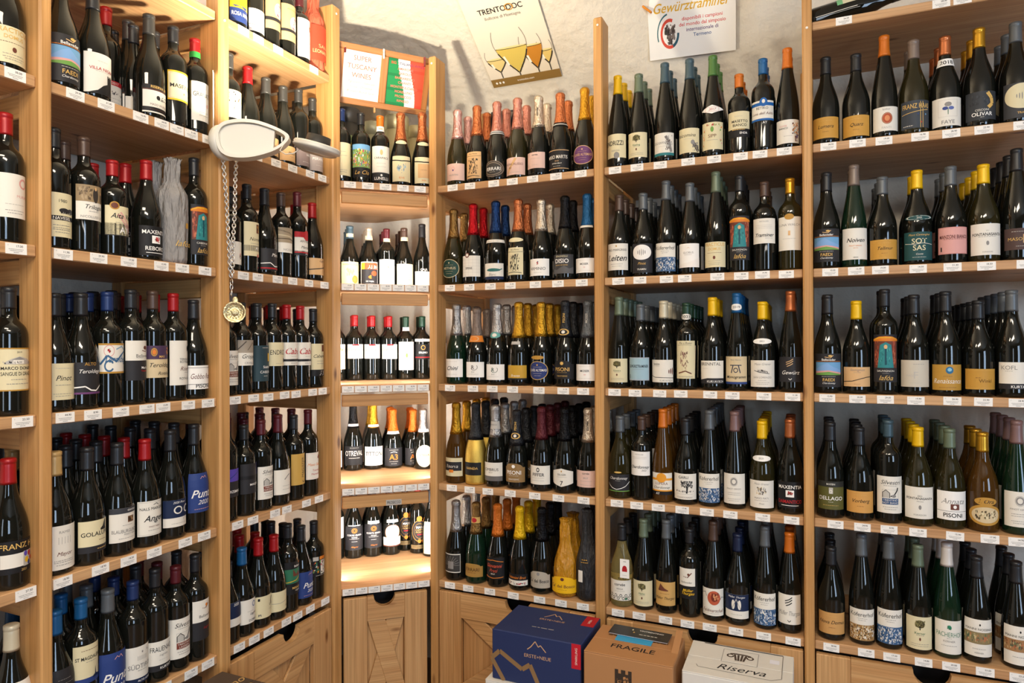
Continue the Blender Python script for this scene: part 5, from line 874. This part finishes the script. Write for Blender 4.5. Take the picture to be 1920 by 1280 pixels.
for i, x in enumerate((458, 486, 523, 590)):
    o = obj('price_tag', tag_mesh('3%d.00' % i), SHELF[('C', 0)]); o.location = (s_at(PL, x)-MID['C'], -.2403, -.0125)
# ------------------------------------------------------------------ corner rack light strips and sign
LEDM = mat('led_strip_glow', 'FFF0D6', .5, emis=3.0)
for lv in (2, 3, 4, 5):
    za, zb = ZL[lv]+.01, ZL[lv-1]-TH-.07; zc = (za+zb)/2
    for sgn, s in ((1, s_at(PD, 631, .10)), (-1, s_at(PD, 811, .10))):
        o = board('light_strip', RACK['D'], (s-MID['D']-sgn*.003, .10, zc), (.006, .012, zb-za), 'z', LEDM, 0)
        p = PD.P(s+sgn*.003, .10, zc)
        l = bpy.data.lights.new('corner_light_strip', 'AREA'); l.shape = 'RECTANGLE'; l.size = .012; l.size_y = zb-za; l.energy = 2.7; l.color = (1, .96, .90); l.spread = math.radians(175)
        lo_ = bpy.data.objects.new('corner_light_strip', l); COL.objects.link(lo_); lo_.location = p
        d = (PD.n*.8+PD.e*sgn*.6).normalized(); zax = -d; yax = Vector((0, 0, 1)); xax = yax.cross(zax)
        lo_.rotation_euler = Matrix((xax, yax, zax)).transposed().to_euler()
o = flat_print('shelf_sign', RACK['D'], (.03, .0095, ZL[4]-TH-.053), (1, 0, 0), (0, 0, 1), .062, .022, ['*PROSECCO|.5|.5|k'], 'lg')
# ------------------------------------------------------------------ wall poster, sheets, frame
def hit_vault(x, y):
    r = ray(x, y)
    def g(t):
        p = r*t; s = PR.e.dot(p); return PR.n.dot(p)-(DR+WQ-vault(s+KC, CH+p.z))
    a, b = 1.5, 4.0
    for _ in range(50):
        m = (a+b)/2
        if g(m) > 0: b = m
        else: a = m
    p = r*a; return Vector((p.x, p.y, p.z+CH))
def wall_sheet(name, bl, br, lean, W, H, els, bg, label, cat, lift):
    A, B = hit_vault(*bl), hit_vault(*br); X = (B-A).normalized(); up = (Vector((0, 0, 1))-PR.n*lean).normalized(); Y = (up-X*up.dot(X)).normalized(); N = X.cross(Y)
    W = (B-A).length; O = (A+B)/2+N*lift
    e = empty(name, O, 0, label, cat)
    fr = flat_print('sheet', e, (0, 0, 0), X, Y, W, H, els, bg)
    return e, X, Y, N, W, O
def gl_els(cx, by, w, h, wine, fill):
    T = [i/10 for i in range(11)]; hw = [.03, .22, .42, .60, .75, .87, .95, .99, .98, .92, .82]
    n = int(fill*10); out = []
    for i in range(n): out.append(('r', cx-w*(hw[i]+hw[i+1])/2, by+h*T[i], cx+w*(hw[i]+hw[i+1])/2, by+h*T[i+1], wine))
    for sg in (-1, 1):
        P = [(cx+sg*w*hw[i], by+h*T[i]) for i in range(11)]
        out += [('l', P[:6], .013, '3A342C'), ('l', P[5:], .005, '8A847A')]
    return out+[('e', cx, by+h*fill, w*hw[n], .012, '4A3A10'), ('e', cx, by+h*fill+.003, w*hw[n]*.93, .009, 'EADA9A'), ('l', [(cx, by), (cx, .085)], .012, '5A544A'), ('l', [(cx-w*.45, by+h*.2), (cx-w*.6, by+h*.42)], .02, 'F8F4E4')]
pe, X, Y, N, W, O = wall_sheet('poster', (927, 163), (1054.5, 141), 1.45, .325, .47,
    gl_els(-.62, .15, .30, .22, 'E2CE8A', .6)+gl_els(.78, .16, .20, .22, 'E2C878', .6)+gl_els(.44, .13, .30, .33, 'C8862E', .7)+gl_els(-.10, .12, .47, .43, 'D8C060', .6)+
    [('r', -1, 0, 1, .085, '8E6F3A'), 'trentodoc.com|.042|.02|W', ('e', -.86, .042, .03, .012, 'W'), ('e', -.76, .042, .03, .012, 'W'), ('e', -.66, .042, .03, .012, 'W'),
     '*TRENTODOC|.745|.048|k|-.02', ('o', .22, .745, .12, .032, .25, 'g'), 'Bollicine di Montagna|.68|.028|gy|-.02'], 'E9E0CE', 'tall poster of sparkling wine glasses fixed to the sloping vault', 'poster', .006)
ge, X, Y, N, W, O = wall_sheet('paper_sheet', (1220, 113.5), (1380, 93), .5, .4, .29,
    ['~*Gewürztraminer|.64|.12|E0B030|-.02', '*disponibili i campioni|.475|.044|D23A34|.25', '*del mondo dal simposio|.405|.044|D23A34|.25', '*internazionale di|.335|.044|5A3A78|.25', '*Termeno|.265|.044|2A5A94|.25',
     ('o', -.50, .31, .22, .19, .22, 'D8503E', 16, 70, 290), ('o', -.50, .31, .22, .19, .22, '2A5A6E', 10, 290, 360), ('p', -.64, .22, -.36, .44, ['6A5E5A', '8A7E78', '4A4240'], 50, .06), ('p', -.56, .16, -.44, .28, ['6A5E5A', '4A4240'], 16, .05), ('o', -.50, .31, .30, .26, .08, '2E6A74', 12, 100, 200)],
    'F2F1EE', 'white sheet with yellow slanted title taped on the rough wall', 'paper sheet', .014)
pg = board('clothes_peg', None, tuple(O+X*(-W*.50)+Y*.19+N*.012), (.05, .010, .008), 'x', mat('orange_peg', 'D8861E', .5)); pg.rotation_euler = (0, .75, pg.rotation_euler.z-THR)
tag(pg, 'small orange peg holding the yellow-titled sheet', 'clothes peg')
# frame with two notices
fq = .115; fc = PD.P(s_at(PD, 721, fq), fq, z_at(PD, 721, 150, fq)); th2 = THD-.10
fr = empty('picture_frame', fc, 0, 'rustic double wooden frame with wine notices and italian flag', 'picture frame')
fr.rotation_euler = (math.radians(20), math.radians(1.5), -th2)
FW, FH, bt_ = .385, .232, .024
for z in (-FH/2+bt_/2, FH/2-bt_/2): board('frame_bar', fr, (0, 0, z), (FW, .016, bt_), 'x', W_FRAME)
for x in (-FW/2+bt_/2, FW/2-bt_/2): board('frame_bar', fr, (x, 0, 0), (bt_, .016, FH-2*bt_), 'z', W_FRAME)
board('frame_bar', fr, (-.002, 0, 0), (bt_*1.2, .016, FH-2*bt_), 'z', W_FRAME)
iw = FW/2-bt_*1.6; ih = FH-2*bt_
flat_print('notice', fr, (-FW/2+bt_+iw/2, .002, -ih/2), (1, 0, 0), (0, 0, 1), iw, ih, ['*SUPER|.86|.10|E06A50', '*TUSCANY|.68|.10|E06A50', '*WINES|.50|.10|E06A50', '~Tignanello - Sassicaia|.36|.05|D86A60', '~Solaia - Ornellaia|.26|.05|D86A60', '~Brunello Biondi Santi|.16|.05|D86A60'], 'EDEBE8')
fx = FW/2-bt_-iw/2
wv = lambda o, y: o+.07*math.sin(5.2*y+.4)
fl = [('r', -1, 0, 1, 1, 'EAE6E0')]
for i in range(16):
    y0, y1 = i/16, (i+1)/16; fl.append(('r', -1, y0, wv(-.22, y0)+.5*(.5-y0)*1.0, y1, '1E8A4E' if i % 5 else '187844')); fl.append(('r', wv(.40, y0)+.4*(.5-y0), y0, 1, y1, 'E2503A' if i % 6 else 'CF4632'))
fl += ['*BIG|.91|.055|D8402E|-.72', "*ITALIAN|.91|.055|4A4A7A|-.1", '*S WINES|.91|.055|6A3A5A|.62']+['*%s|%.3f|.052|E07A6A|-.05' % (t, .80-.098*i) for i, t in enumerate(('AMARONE', 'BAROLO', 'BARBARESCO', 'CHIANTI', 'MONTEPULCIANO', 'MORELLINO', 'PROSECCO', 'RIPASSO'))]
flat_print('notice', fr, (fx, .002, -ih/2), (1, 0, 0), (0, 0, 1), iw, ih, fl, 'EDEBE8')
for (x, y, m, lb) in ((649, 89, mat('dark_red_peg', '6A1A20', .5), 'dark red peg on the frame above the tuscany notice'), (721.5, 101, mat('white_peg', 'E6E0D4', .5), 'white peg at the middle of the frame top'), (798, 116, mat('wine_red_peg', '7A3034', .5), 'wine red peg at the frame corner above the flag'), (703.5, 203, mat('bare_peg', 'C8945A', .5), 'bare wooden peg hanging below the frame middle')):
    lean = (z_at(PD, x, y, .09)-fc.z)*-.36; q = fq-.014+lean
    s = s_at(PD, x, q); z = z_at(PD, x, y, q)
    o = empty('clothes_peg', PD.P(s, q, z), PD.rz, lb, 'clothes peg')
    board('jaw', o, (0, -.003, 0), (.007, .004, .038), 'z', m, .0008); board('jaw', o, (0, .003, 0), (.007, .004, .038), 'z', m, .0008)
    sp_ = obj('spring', tube([(math.cos(a)*.004, .0+math.sin(a)*.006, .002) for a in [i*math.pi/5 for i in range(10)]], .0009, 5, True).mesh('spring', mat('steel', 'A8A8A8', .3, metal=1)), o)
# ------------------------------------------------------------------ emergency-style wall lamp
WP = mat('white_plastic', 'DCD8CC', .38); lampO = PL.P(s_at(PL, 424, -.075), -.075, z_at(PL, 424, 262, -.075))
lm = empty('wall_lamp', lampO, 0, 'white plastic adjustable uplight lamp clamped on the pine post', 'wall lamp')
lm.rotation_euler = (0, 0, math.radians(12))
def lp(name, pts, y0, y1, m, bev=.002):
    o = prism(name, pts, -y1, -y0, m, lm, bev); o.rotation_euler = (math.pi/2, 0, 0); return o
k = 1/615.0
up = [(-16, 2), (-14, 16), (-6, 27), (8, 33), (30, 37), (56, 36), (80, 29), (100, 21), (114, 12)]
dn = [(114, 4), (104, -8), (88, -19), (66, -28), (44, -34), (24, -36), (4, -34), (-10, -24)]
out = [(x*k, y*k) for x, y in up+dn]
for _ in range(2): out = [p for A_, B_ in zip(out, out[1:]+out[:1]) for p in ((A_[0]*.75+B_[0]*.25, A_[1]*.75+B_[1]*.25), (A_[0]*.25+B_[0]*.75, A_[1]*.25+B_[1]*.75))]
def ringprism(name, outer, inner, y0, y1, m):
    bm = bmesh.new(); n = len(outer); V = {}
    for t, L in (('o', outer), ('i', inner)):
        for yy in (0, 1): V[t, yy] = [bm.verts.new((p[0], (y0, y1)[yy], p[1])) for p in L]
    for i in range(n):
        j = (i+1) % n
        for a, b in ((('o', 0), ('i', 0)), (('i', 0), ('i', 1)), (('i', 1), ('o', 1)), (('o', 1), ('o', 0))): bm.faces.new((V[a][i], V[a][j], V[b][j], V[b][i]))
    bmesh.ops.recalc_face_normals(bm, faces=bm.faces[:]); me = bpy.data.meshes.new(name); bm.to_mesh(me); bm.free(); return obj(name, me, lm, m)
cx_, cy_ = 48*k, 0
inn = [((x-cx_)*.90+cx_-.001, y*.84) for x, y in out]
ringprism('arm_frame', out, inn, -.022, .022, WP)
lp('cover_panel', [((x-.0)*1, y*.97) for x, y in inn if x < 88*k]+[(84*k, -14*k), (90*k, 0), (84*k, 14*k)][:0], -.012, .012, WP, 0)
mnt = obj('mount', lathe([(.050, 0), (.054, .004), (.054, .030), (.048, .036), (.044, .036), (.042, .040)], 32).mesh('mount', WP, True), lm); mnt.location = (-.016, .034, -.002); mnt.rotation_euler = (math.radians(90), 0, math.radians(52)); mnt.scale = (1, 1, .8)
hd = obj('lamp_head', lathe([(.0, 0), (.050, .0), (.052, .004), (.056, .001), (.058, .006), (.064, .003), (.066, .009), (.071, .006), (.074, .012), (.080, .013), (.082, .018), (.079, .021), (.081, .025), (.077, .030), (.040, .034), (.0, .034)], 40, False).mesh('lamp_head', WP, True), lm)
hd.location = (.238, -.01, -.030); hd.rotation_euler = (math.radians(8), math.radians(13), 0); hd.location.x = 168*k-.012; hd.location.z = -17*k-.004; hd.scale = (.88, .88, .95)
hs = obj('shade', lathe([(.044, .030), (.040, .058), (.038, .058), (.041, .032)], 32, False).mesh('shade', mat('black_shade', '2C2A28', .5), True), hd)
gl_ = obj('lamp_glass', lathe([(.0, .036), (.036, .036), (.036, .039), (.0, .039)], 24, False).mesh('lamp_glass', mat('lamp_glow', 'FFE9C8', .4, emis=12)), hd)
obj('cable', tube([(104*k, -.02, -6*k), (98*k, -.03, -20*k), (108*k, -.035, -27*k), (122*k, -.03, -24*k), (132*k, -.02, -14*k)], .0016, 6).mesh('cable', WP, True), lm)
bpy.context.view_layer.update()
hp = hd.matrix_world @ Vector((0, 0, .062))
l = bpy.data.lights.new('lamp_uplight', 'AREA'); l.shape = 'DISK'; l.size = .07; l.energy = UPW; l.color = (1, .87, .66); l.spread = math.radians(175)
lo_ = bpy.data.objects.new('lamp_uplight', l); COL.objects.link(lo_); lo_.location = hp; lo_.rotation_euler = (math.radians(180), 0, 0)
# ------------------------------------------------------------------ chain with tasting cup
SIL = mat('silver_chain', 'E2E0DC', .3, metal=1)
cq = -.042
def LP(x, y, q=cq): return PL.P(s_at(PL, x, q, y), q, z_at(PL, x, y, q))
cup = empty('tasting_cup', LP(440, 585), 0, 'silver tasting cup hanging on a long looped chain from the lamp', 'tasting cup')
cup.rotation_euler = (0, 0, math.radians(20))
lm_ = MB()
def link(P, T, flip, L=.0150, Wd=.0105, r=.0017):
    T = T.normalized(); A = T.cross(Vector((0.4, 1, 0)).normalized()).normalized(); B = T.cross(A)
    if flip: A = (A*.5+B*.85).normalized()
    else: A = (A*.9-B*.4).normalized()
    pts = [P+T*(math.sin(a)*L/2)+A*(math.cos(a)*Wd/2) for a in [i*math.pi/5 for i in range(10)]]
    t = tube(pts, r, 5, True); b = len(lm_.v); lm_.v += t.v; lm_.f += [tuple(b+q for q in f) for f in t.f]; lm_.c += t.c
def strand(pix):
    P = [LP(*p) for p in pix]; d = []; 
    for a, b in zip(P, P[1:]): d.append((b-a).length)
    tot = sum(d); n = int(tot/.0102)
    for i in range(n):
        x = tot*i/n; j = 0
        while j < len(d)-1 and x > d[j]: x -= d[j]; j += 1
        link(P[j].lerp(P[j+1], x/d[j])-cup.location, P[j+1]-P[j], i % 2)
strand([(418, 243), (424, 235), (433, 236), (439, 243)])
strand([(417, 288), (418, 300), (421, 330), (425, 380), (428, 440), (431, 500), (434, 522)])
strand([(443, 288), (443, 300), (441, 340), (440, 400), (437, 450), (436, 500), (435, 522)])
for a, y in ((0, 529),): link(LP(434, y)-cup.location, Vector((0, 0, 1)), 0, .020, .019, .0018)
link(LP(434, 538)-cup.location, Vector((0, 0, 1)), 1, .016, .008, .0014); link(LP(434, 549)-cup.location, Vector((0, 0, 1)), 0, .020, .008, .0014)
cup_inv = Matrix.Rotation(-math.radians(20), 3, 'Z'); lm_.v = [tuple(cup_inv @ Vector(v)) for v in lm_.v]
ch = obj('chain', lm_.mesh('chain', SIL, True), cup); ch['kind'] = 'stuff'
CUPM = mat('cup_metal', 'DCCB9C', .32, metal=1, bump=(160, .7, .004))
bw = obj('bowl', lathe([(.0, .0035), (.007, .0050), (.010, .0015), (.018, .0010), (.027, .0045), (.0320, .0080), (.0330, .0075), (.0290, .0020), (.018, -.001), (.0, -.001)], 32, False, lambda a, z: .0006*math.sin(14*a)).mesh('bowl', CUPM, True), cup); bw.rotation_euler = (math.radians(90), 0, 0)
for i in range(14):
    a = i*2*math.pi/14; s_ = obj('boss', lathe([(.0028, 0), (.0022, .0014), (.0008, .002)], 8).mesh('boss', CUPM, True), cup); s_.location = (.0185*math.cos(a), -.0028, .0185*math.sin(a)); s_.rotation_euler = (math.radians(90), 0, 0)
tb = obj('thumb_rest', lathe([(.0, 0), (.009, 0), (.0095, .001), (.008, .0025), (.0, .002)], 20, False).mesh('thumb_rest', CUPM, True), cup); tb.location = (.002, -.004, .036); tb.rotation_euler = (math.radians(90), 0, 0); tb.scale = (.9, 1.3, 1)
# ------------------------------------------------------------------ cartons
def carton(name, pl, s0, s1, q0, q1, z0, z1, col, label, cat='carton', flap=True, tape=None):
    e = empty(name, pl.P((s0+s1)/2, (q0+q1)/2, z0), pl.rz, label, cat)
    w, d, h = s1-s0, q1-q0, z1-z0; m = mat('card_'+col, col, .7)
    board('carton_body', e, (0, 0, (h-.003)/2), (w, d, h-.003), 'x', m, .003)
    if flap:
        for sg in (-1, 1): board('flap', e, (0, sg*(d/4+.0004), h-.0015), (w-.001, d/2-.0016, .003), 'x', m, .001)
    return e, w, d, h
TOP = dict(X=(1, 0, 0), Y=(0, 1, 0)); FRT = dict(X=(1, 0, 0), Y=(0, 0, 1))
zb = CH-.975
e, w, d, h = carton('carton', PR, -.990, -.672, -.295, -.066, zb-.172, zb, '1C2C5A', 'dark blue wine carton with gold mountain line and red tape', flap=False)
flat_print('top_print', e, (0, -d/2, h-.003), **TOP, Wm=w, Hm=d, els=[('l', [(-.18, .70), (-.10, .76), (0, .86), (.07, .78), (.12, .82), (.24, .70)], .014, 'C8A078'), 'ERSTE+NEUE|.62|.05|C8A078|.05', ('m', .30, 'lg', .5, .014)], bg=None)
flat_print('red_tape', e, (0, -d/2, h-.003), **TOP, Wm=w, Hm=d, els=[('r', .70, .62, .99, .99, 'r'), '^WEIN|.8|.04|w|.84'], bg=None)
flat_print('front_print', e, (0, -d/2, 0), **FRT, Wm=w, Hm=h-.003, els=[('l', [(-.18, .72), (-.10, .78), (0, .90), (.07, .80), (.12, .84), (.24, .72)], .018, 'C8A078'), 'ERSTE+NEUE|.60|.07|C8A078|.05', ('l', [(-1.0, .42), (-.82, .58), (-.30, .30), (-.12, .42), (.10, .0)], .09, '8E6F4A'), ('l', [(-1, .40), (-.72, .0)], .09, '8E6F4A')], bg=None)
flat_print('red_tape', e, (0, -d/2, 0), **FRT, Wm=w, Hm=h-.003, els=[('r', .80, .52, 1.0, 1.0, 'C01E2E'), '^SPARKLING|.76|.045|w|.9'], bg=None)
e, w, d, h = carton('carton', PR, -1.010, -.664, -.31, -.05, .205, zb-.173, 'D8D4CC', 'white carton directly under the dark blue one')
e, w, d, h = carton('carton', PR, -1.010, -.664, -.31, -.05, 0, .204, 'CFCBC2', 'lowest white carton standing on the floor below the blue one')
zf = CH-.985
e, w, d, h = carton('carton', PR, -.657, -.374, -.312, -.095, zf-.33, zf, 'B07E50', 'brown FRAGILE carton with a printed tower, booklet on top')
flat_print('top_print', e, (0, -d/2, h), **TOP, Wm=w, Hm=d, els=['*FRAGILE|.33|.125|k|.0'], bg=None)
flat_print('small_print', e, (0, -d/2, h), **TOP, Wm=w, Hm=d, els=[('m', .66, 'k', 1.4, .02), ('m', .74, 'k', 1.2, .02)], bg=None)
tower = [('a', [(-.36, 1.0), (-.30, 1.0), (-.30, .96), (-.24, .96), (-.24, 1.0), (-.16, 1.0), (-.16, .96), (-.10, .96), (-.10, 1.0), (-.02, 1.0), (-.02, .0)], .0, 'k')]
flat_print('front_print', e, (0, -d/2, h-.235), **FRT, Wm=w, Hm=.2, els=[('a', [(-.28, .98), (-.20, .98), (-.20, .92), (-.14, .92), (-.14, .98), (-.04, .98), (-.04, .92), (.02, .92), (.02, .98), (.10, .98)], .30, '3A3028'), ('p', -.26, .34, .08, .90, ['B07E50', '1B1A1C', '6A4A30'], 46, .06), ('a', [(.15, .55), (.25, .62), (.30, .80), (.35, .62), (.48, .55)], .30, '3A3028'), ('p', -.7, .30, .6, .44, ['3A3028', 'B07E50', '1B1A1C'], 60, .07), '~Wine Cellar|.16|.10|k', ('m', .04, 'k', 1)], bg=None)
board('torn_flap', e, (w/2-.012, .0, h+.004), (.022, d*.8, .003), 'y', mat('card_B07E50', 'B07E50', .7), .0005).rotation_euler = (0, -.35, math.pi/2)
e, w, d, h = carton('carton', PR, -.655, -.376, -.312, -.095, 0, zf-.331, 'A87A50', 'plain brown carton under the FRAGILE one')
zr = CH-1.0
e, w, d, h = carton('carton', PR, -.352, -.040, -.289, -.062, zr-.33, zr, 'DAD6CE', 'white carton printed with a column capital emblem')
em = lambda x, y, r: [('o', x-.19, y, .075, .055, .45, '4A3C30', 14, 40, 380), ('o', x+.19, y, .075, .055, .45, '4A3C30', 14, -200, 140), ('l', [(x-.20, y+.055), (x-.1, y+.075), (x+.1, y+.075), (x+.20, y+.055)], .035, '4A3C30')]+[('l', [(x+t*.11, y+.05), (x+t*.07, y-.13)], .028, '4A3C30') for t in (-1, -.35, .35, 1)]
flat_print('top_print', e, (0, -d/2, h), **TOP, Wm=w, Hm=d, els=[('l', [(-.34, .88), (-.34, .48), (.34, .48), (.34, .88), (-.34, .88)], .008, 'gy')]+em(0, .70, .14)+['~Riserva|.32|.15|k|.05', ('l', [(-.75, .97), (.80, .96)], .025, '3A3634'), ('l', [(-.78, .26), (-.74, .20), (.62, .17), (.80, .26), (.80, .95)], .008, '6A6662'), ('r', .56, .66, .74, .78, 'E6E6F0')], bg=None)
flat_print('front_print', e, (0, -d/2, h-.2), **FRT, Wm=w, Hm=.18, els=[('l', [(-.34, .92), (-.34, .40), (.34, .40), (.34, .92), (-.34, .92)], .01, 'gy')]+em(0, .68, .16), bg=None)
e, w, d, h = carton('carton', PR, -.350, -.042, -.289, -.062, 0, zr-.331, 'C9B79A', 'pale carton under the capital-emblem carton')
zv = CH-.987; sv = PL.e.dot(Vector((-.878, 2.02, 0)))
e, w, d, h = carton('carton', PL, sv-.34, sv, -.31, -.055, zv-.30, zv, '4A3A2E', 'dark brown carton with gold writing below the wide red rack')
flat_print('top_print', e, (0, -d/2, h), **TOP, Wm=w, Hm=d, els=['~Vino|.66|.12|C8A060|.72', '~Trentino|.48|.10|C8A060|.5'], bg=None)
e, w, d, h = carton('carton', PL, sv-.34, sv, -.31, -.055, 0, zv-.301, '8A6A48', 'brown carton under the dark brown one')
# booklet and blue card on the FRAGILE carton
zt_ = zf+.0005
bk = empty('booklet', PR.P(-.515, -.135, zt_+.004), PR.rz-.03, 'black booklet lying on the FRAGILE carton above a blue card', 'booklet')
board('cover', bk, (0, 0, .0035), (.20, .072, .0015), 'x', mat('booklet_black', '2A2A2C', .35), .0004); board('pages', bk, (.001, .001, .0013), (.196, .070, .0024), 'x', mat('pages_white', 'E6E4E0', .6), .0004)
flat_print('cover_print', bk, (0, -.036, .00435), (1, 0, 0), (0, 1, 0), .20, .072, ['*VINTRENTINO|.74|.12|W|.35', ('m', .30, 'w', .6, .05, .3), ('e', -.28, .70, .03, .07, 'cr'), ('e', -.2, .45, .03, .06, 'G')], bg=None)
bc = board('blue_card', None, PR.P(-.525, -.176, zt_+.0012), (.12, .05, .0022), 'x', mat('card_blue', '3AA0D0', .5), .0004); bc.rotation_euler = (0, 0, PR.rz); tag(bc, 'bright blue card sticking out under the black booklet', 'card')
# ------------------------------------------------------------------ small things on the shelves
cd_ = flat_print('paper_card', None, PL.P(s_at(PL, 404, .01), .012, ZL[1]+.0005), PL.e*1.0+PL.n*.9, (0, 0, 1), .075, .20, [('m', .9, 'gy', .6), ('m', .8, 'lg', 1), ('m', .7, 'lg', 1), ('m', .6, 'lg', 1)], 'E9E6DE'); tag(cd_, 'white printed card leaning by the post beside the red-capped bottle', 'paper card')
sb_ = empty('gift_box', PL.P(s_at(PL, 385, .03)-.03, .10, ZL[0]), PL.rz, 'white gift box on the uppermost shelf of the wide red rack', 'box')
board('box_body', sb_, (0, 0, .10), (.16, .12, .20), 'x', mat('white_box', 'E8E4DC', .5)); flat_print('box_print', sb_, (0, -.0605, .0), (1, 0, 0), (0, 0, 1), .16, .20, [('l', [(-.95, .03), (-.95, .97), (.95, .97), (.95, .03), (-.95, .03)], .012, 'br')], None)
for x, y0, r, col, lb, mos, q in ((653, 207, .052, '3A3836', 'dark round gift tin with many-coloured picture behind the bottles', 1, .215), (745, 220, .052, 'BDB48C', 'large cream round gift tin behind copper-foiled bottles', 0, .24), (700, 231, .040, 'B5AC86', 'short cream tin behind the orange-capped bottle', 0, .30), (785, 240, .048, 'B9B08A', 'cream tin near the post behind the last copper-foiled bottle', 0, .24)):
    s = s_at(PD, x, q); H = z_at(PD, x, y0, q)-ZL[1]
    e = empty('gift_tin', PD.P(s, q, ZL[1]), PD.rz, lb, 'gift tin', 'gift tins on the lit corner rack')
    mm = mat('tin_'+col, col, .4, metal=.2)
    obj('tin_body', lathe([(r-.001, 0), (r, .001), (r, H*.82)], 32).mesh('tin_body', mm, True), e)
    obj('lid', lathe([(r+.0015, H*.82), (r+.0015, H-.004), (r-.002, H), (.0, H)], 32).mesh('lid', mm, True), e)
    if mos:
        f = lambda X_, Y_, L: ((r+.0006+L*.0002)*math.sin(X_/r), -(r+.0006+L*.0002)*math.cos(X_/r), Y_)
        cv = Canvas(2*1.3*r, H*.66, f, .01); cv.rect(-1, 0, 1, 1, '8CA070'); cv.draw([('p', -1, 0, 1, .96, ['r', 'y', 'W', '2E5CA8', 'or', 'lf', 'k', 'C85A8A'], 240, .07)]); obj('tin_picture', cv.mb.mesh('tin_picture', PRINT), e)
gb = empty('gift_box', PR.P(s_at(PR, 950, .22), .22, ZL[1]), PR.rz+.1, 'tall black gift box behind the rose-gold bottles', 'box')
board('box_body', gb, (0, 0, .165), (.10, .10, .33), 'z', mat('black_box', '242426', .3)); flat_print('box_print', gb, (0, -.0505, .0), (1, 0, 0), (0, 0, 1), .10, .33, [('l', [(-.9, .5), (.3, .95)], .03, '6A6058'), ('l', [(0, .55), (.9, .97)], .025, '8A7E70'), '*FERRARI|.50|.05|W'], None)
mp_ = flat_print('wine_map', None, PR.P(s_at(PR, 836, .03), .10, ZL[1]+.0005), PR.n*-1.0+PR.e*.55, (0, 0, 1), .10, .30, ['*REGIONI|.93|.04|C04A40|-.3', '*ITALIA|.88|.04|C04A40|-.3', ('p', -.2, .35, .7, .85, ['lf', 'y', 'C88A5A', 'B05A4A', '8AA878', 'lg'], 60, .12)]+[('m', .1+.06*i, 'gy', .5, .008, -.6) for i in range(12)]+[('r', -.9, .15+.17*i, -.5, .17+.17*i, 'C04A40') for i in range(4)], 'E9E2DA'); tag(mp_, 'wine map leaflet standing by the post beside pink-foiled bottle', 'leaflet')
# swing tag on the clear bottle
pl, s, sb, z, H = HANG
ht = empty('hang_tag', pl.P(s+.022, sb-.048, z+H*.50), pl.rz, 'white swing tag with red mark on the clear wine bottle', 'tag')
flat_print('tag_card', ht, (0, 0, -.035), (1, 0, 0), (0, 0, 1), .034, .068, ['*viola|.88|.06|k', ('e', 0, .5, .5, .16, 'r'), ('r', -.55, .34, .55, .5, 'r'), ('m', .14, 'gy', 1)], 'W', th=.001)
obj('string', tube([(0, 0, .03), (-.010, .006, .052), (-.022, .027, .066), (-.030, .033, .062)], .0007, 5).mesh('string', mat('string', '3A3430', .8)), ht)
# lying bottle in a cradle on the end rack
zs_ = ZL[0]; s = s_at(PR, 1560, .09)
lb_ = empty('red_wine_bottle', PR.P(s_at(PR, 1521, .10)+.004, .10, zs_+.039), 0, 'dark bottle lying on its side in a metal holder, uppermost shelf', 'wine bottle')
R_ = Matrix.Rotation(PR.rz, 4, 'Z') @ Matrix.Rotation(math.radians(82), 4, 'Y') @ Matrix.Rotation(math.radians(-90), 4, 'Z')
lb_.rotation_euler = R_.to_euler(); lb_.location.z = zs_+.0425; lb_.scale = (1, 1, .30)
g = obj('glass_body', glass_mesh('g'), lb_); c = obj('capsule', cap_mesh('g', .2, False), lb_)
obj('label', label_mesh('label', 'g', .27, .52, .30, D('E0D9B8', ('r', -1, 0, 1, .22, '7FC08A'), ('p', -.2, .7, .2, .9, ['k', 'gy'], 8, .1), '^GRIGIO|.5|.10|gy|.0', w=1.3)), lb_)
hold = empty('bottle_holder', PR.P(s+.055, .10, zs_), PR.rz, 'curved dark metal holder under the lying bottle', 'holder')
IR = mat('dark_iron', '3A3634', .45, metal=.8)
obj('curved_rail', tube([(-.10, 0, .003), (-.05, 0, .006), (0, 0, .022), (.04, 0, .05), (.06, 0, .085)], .004, 6).mesh('curved_rail', IR, True), hold)
for x in (-.02, .05): obj('foot', tube([(x, -.045, .004), (x, -.03, .012), (x, 0, .022), (x, .03, .012), (x, .045, .004)], .004, 6).mesh('foot', IR, True), hold)
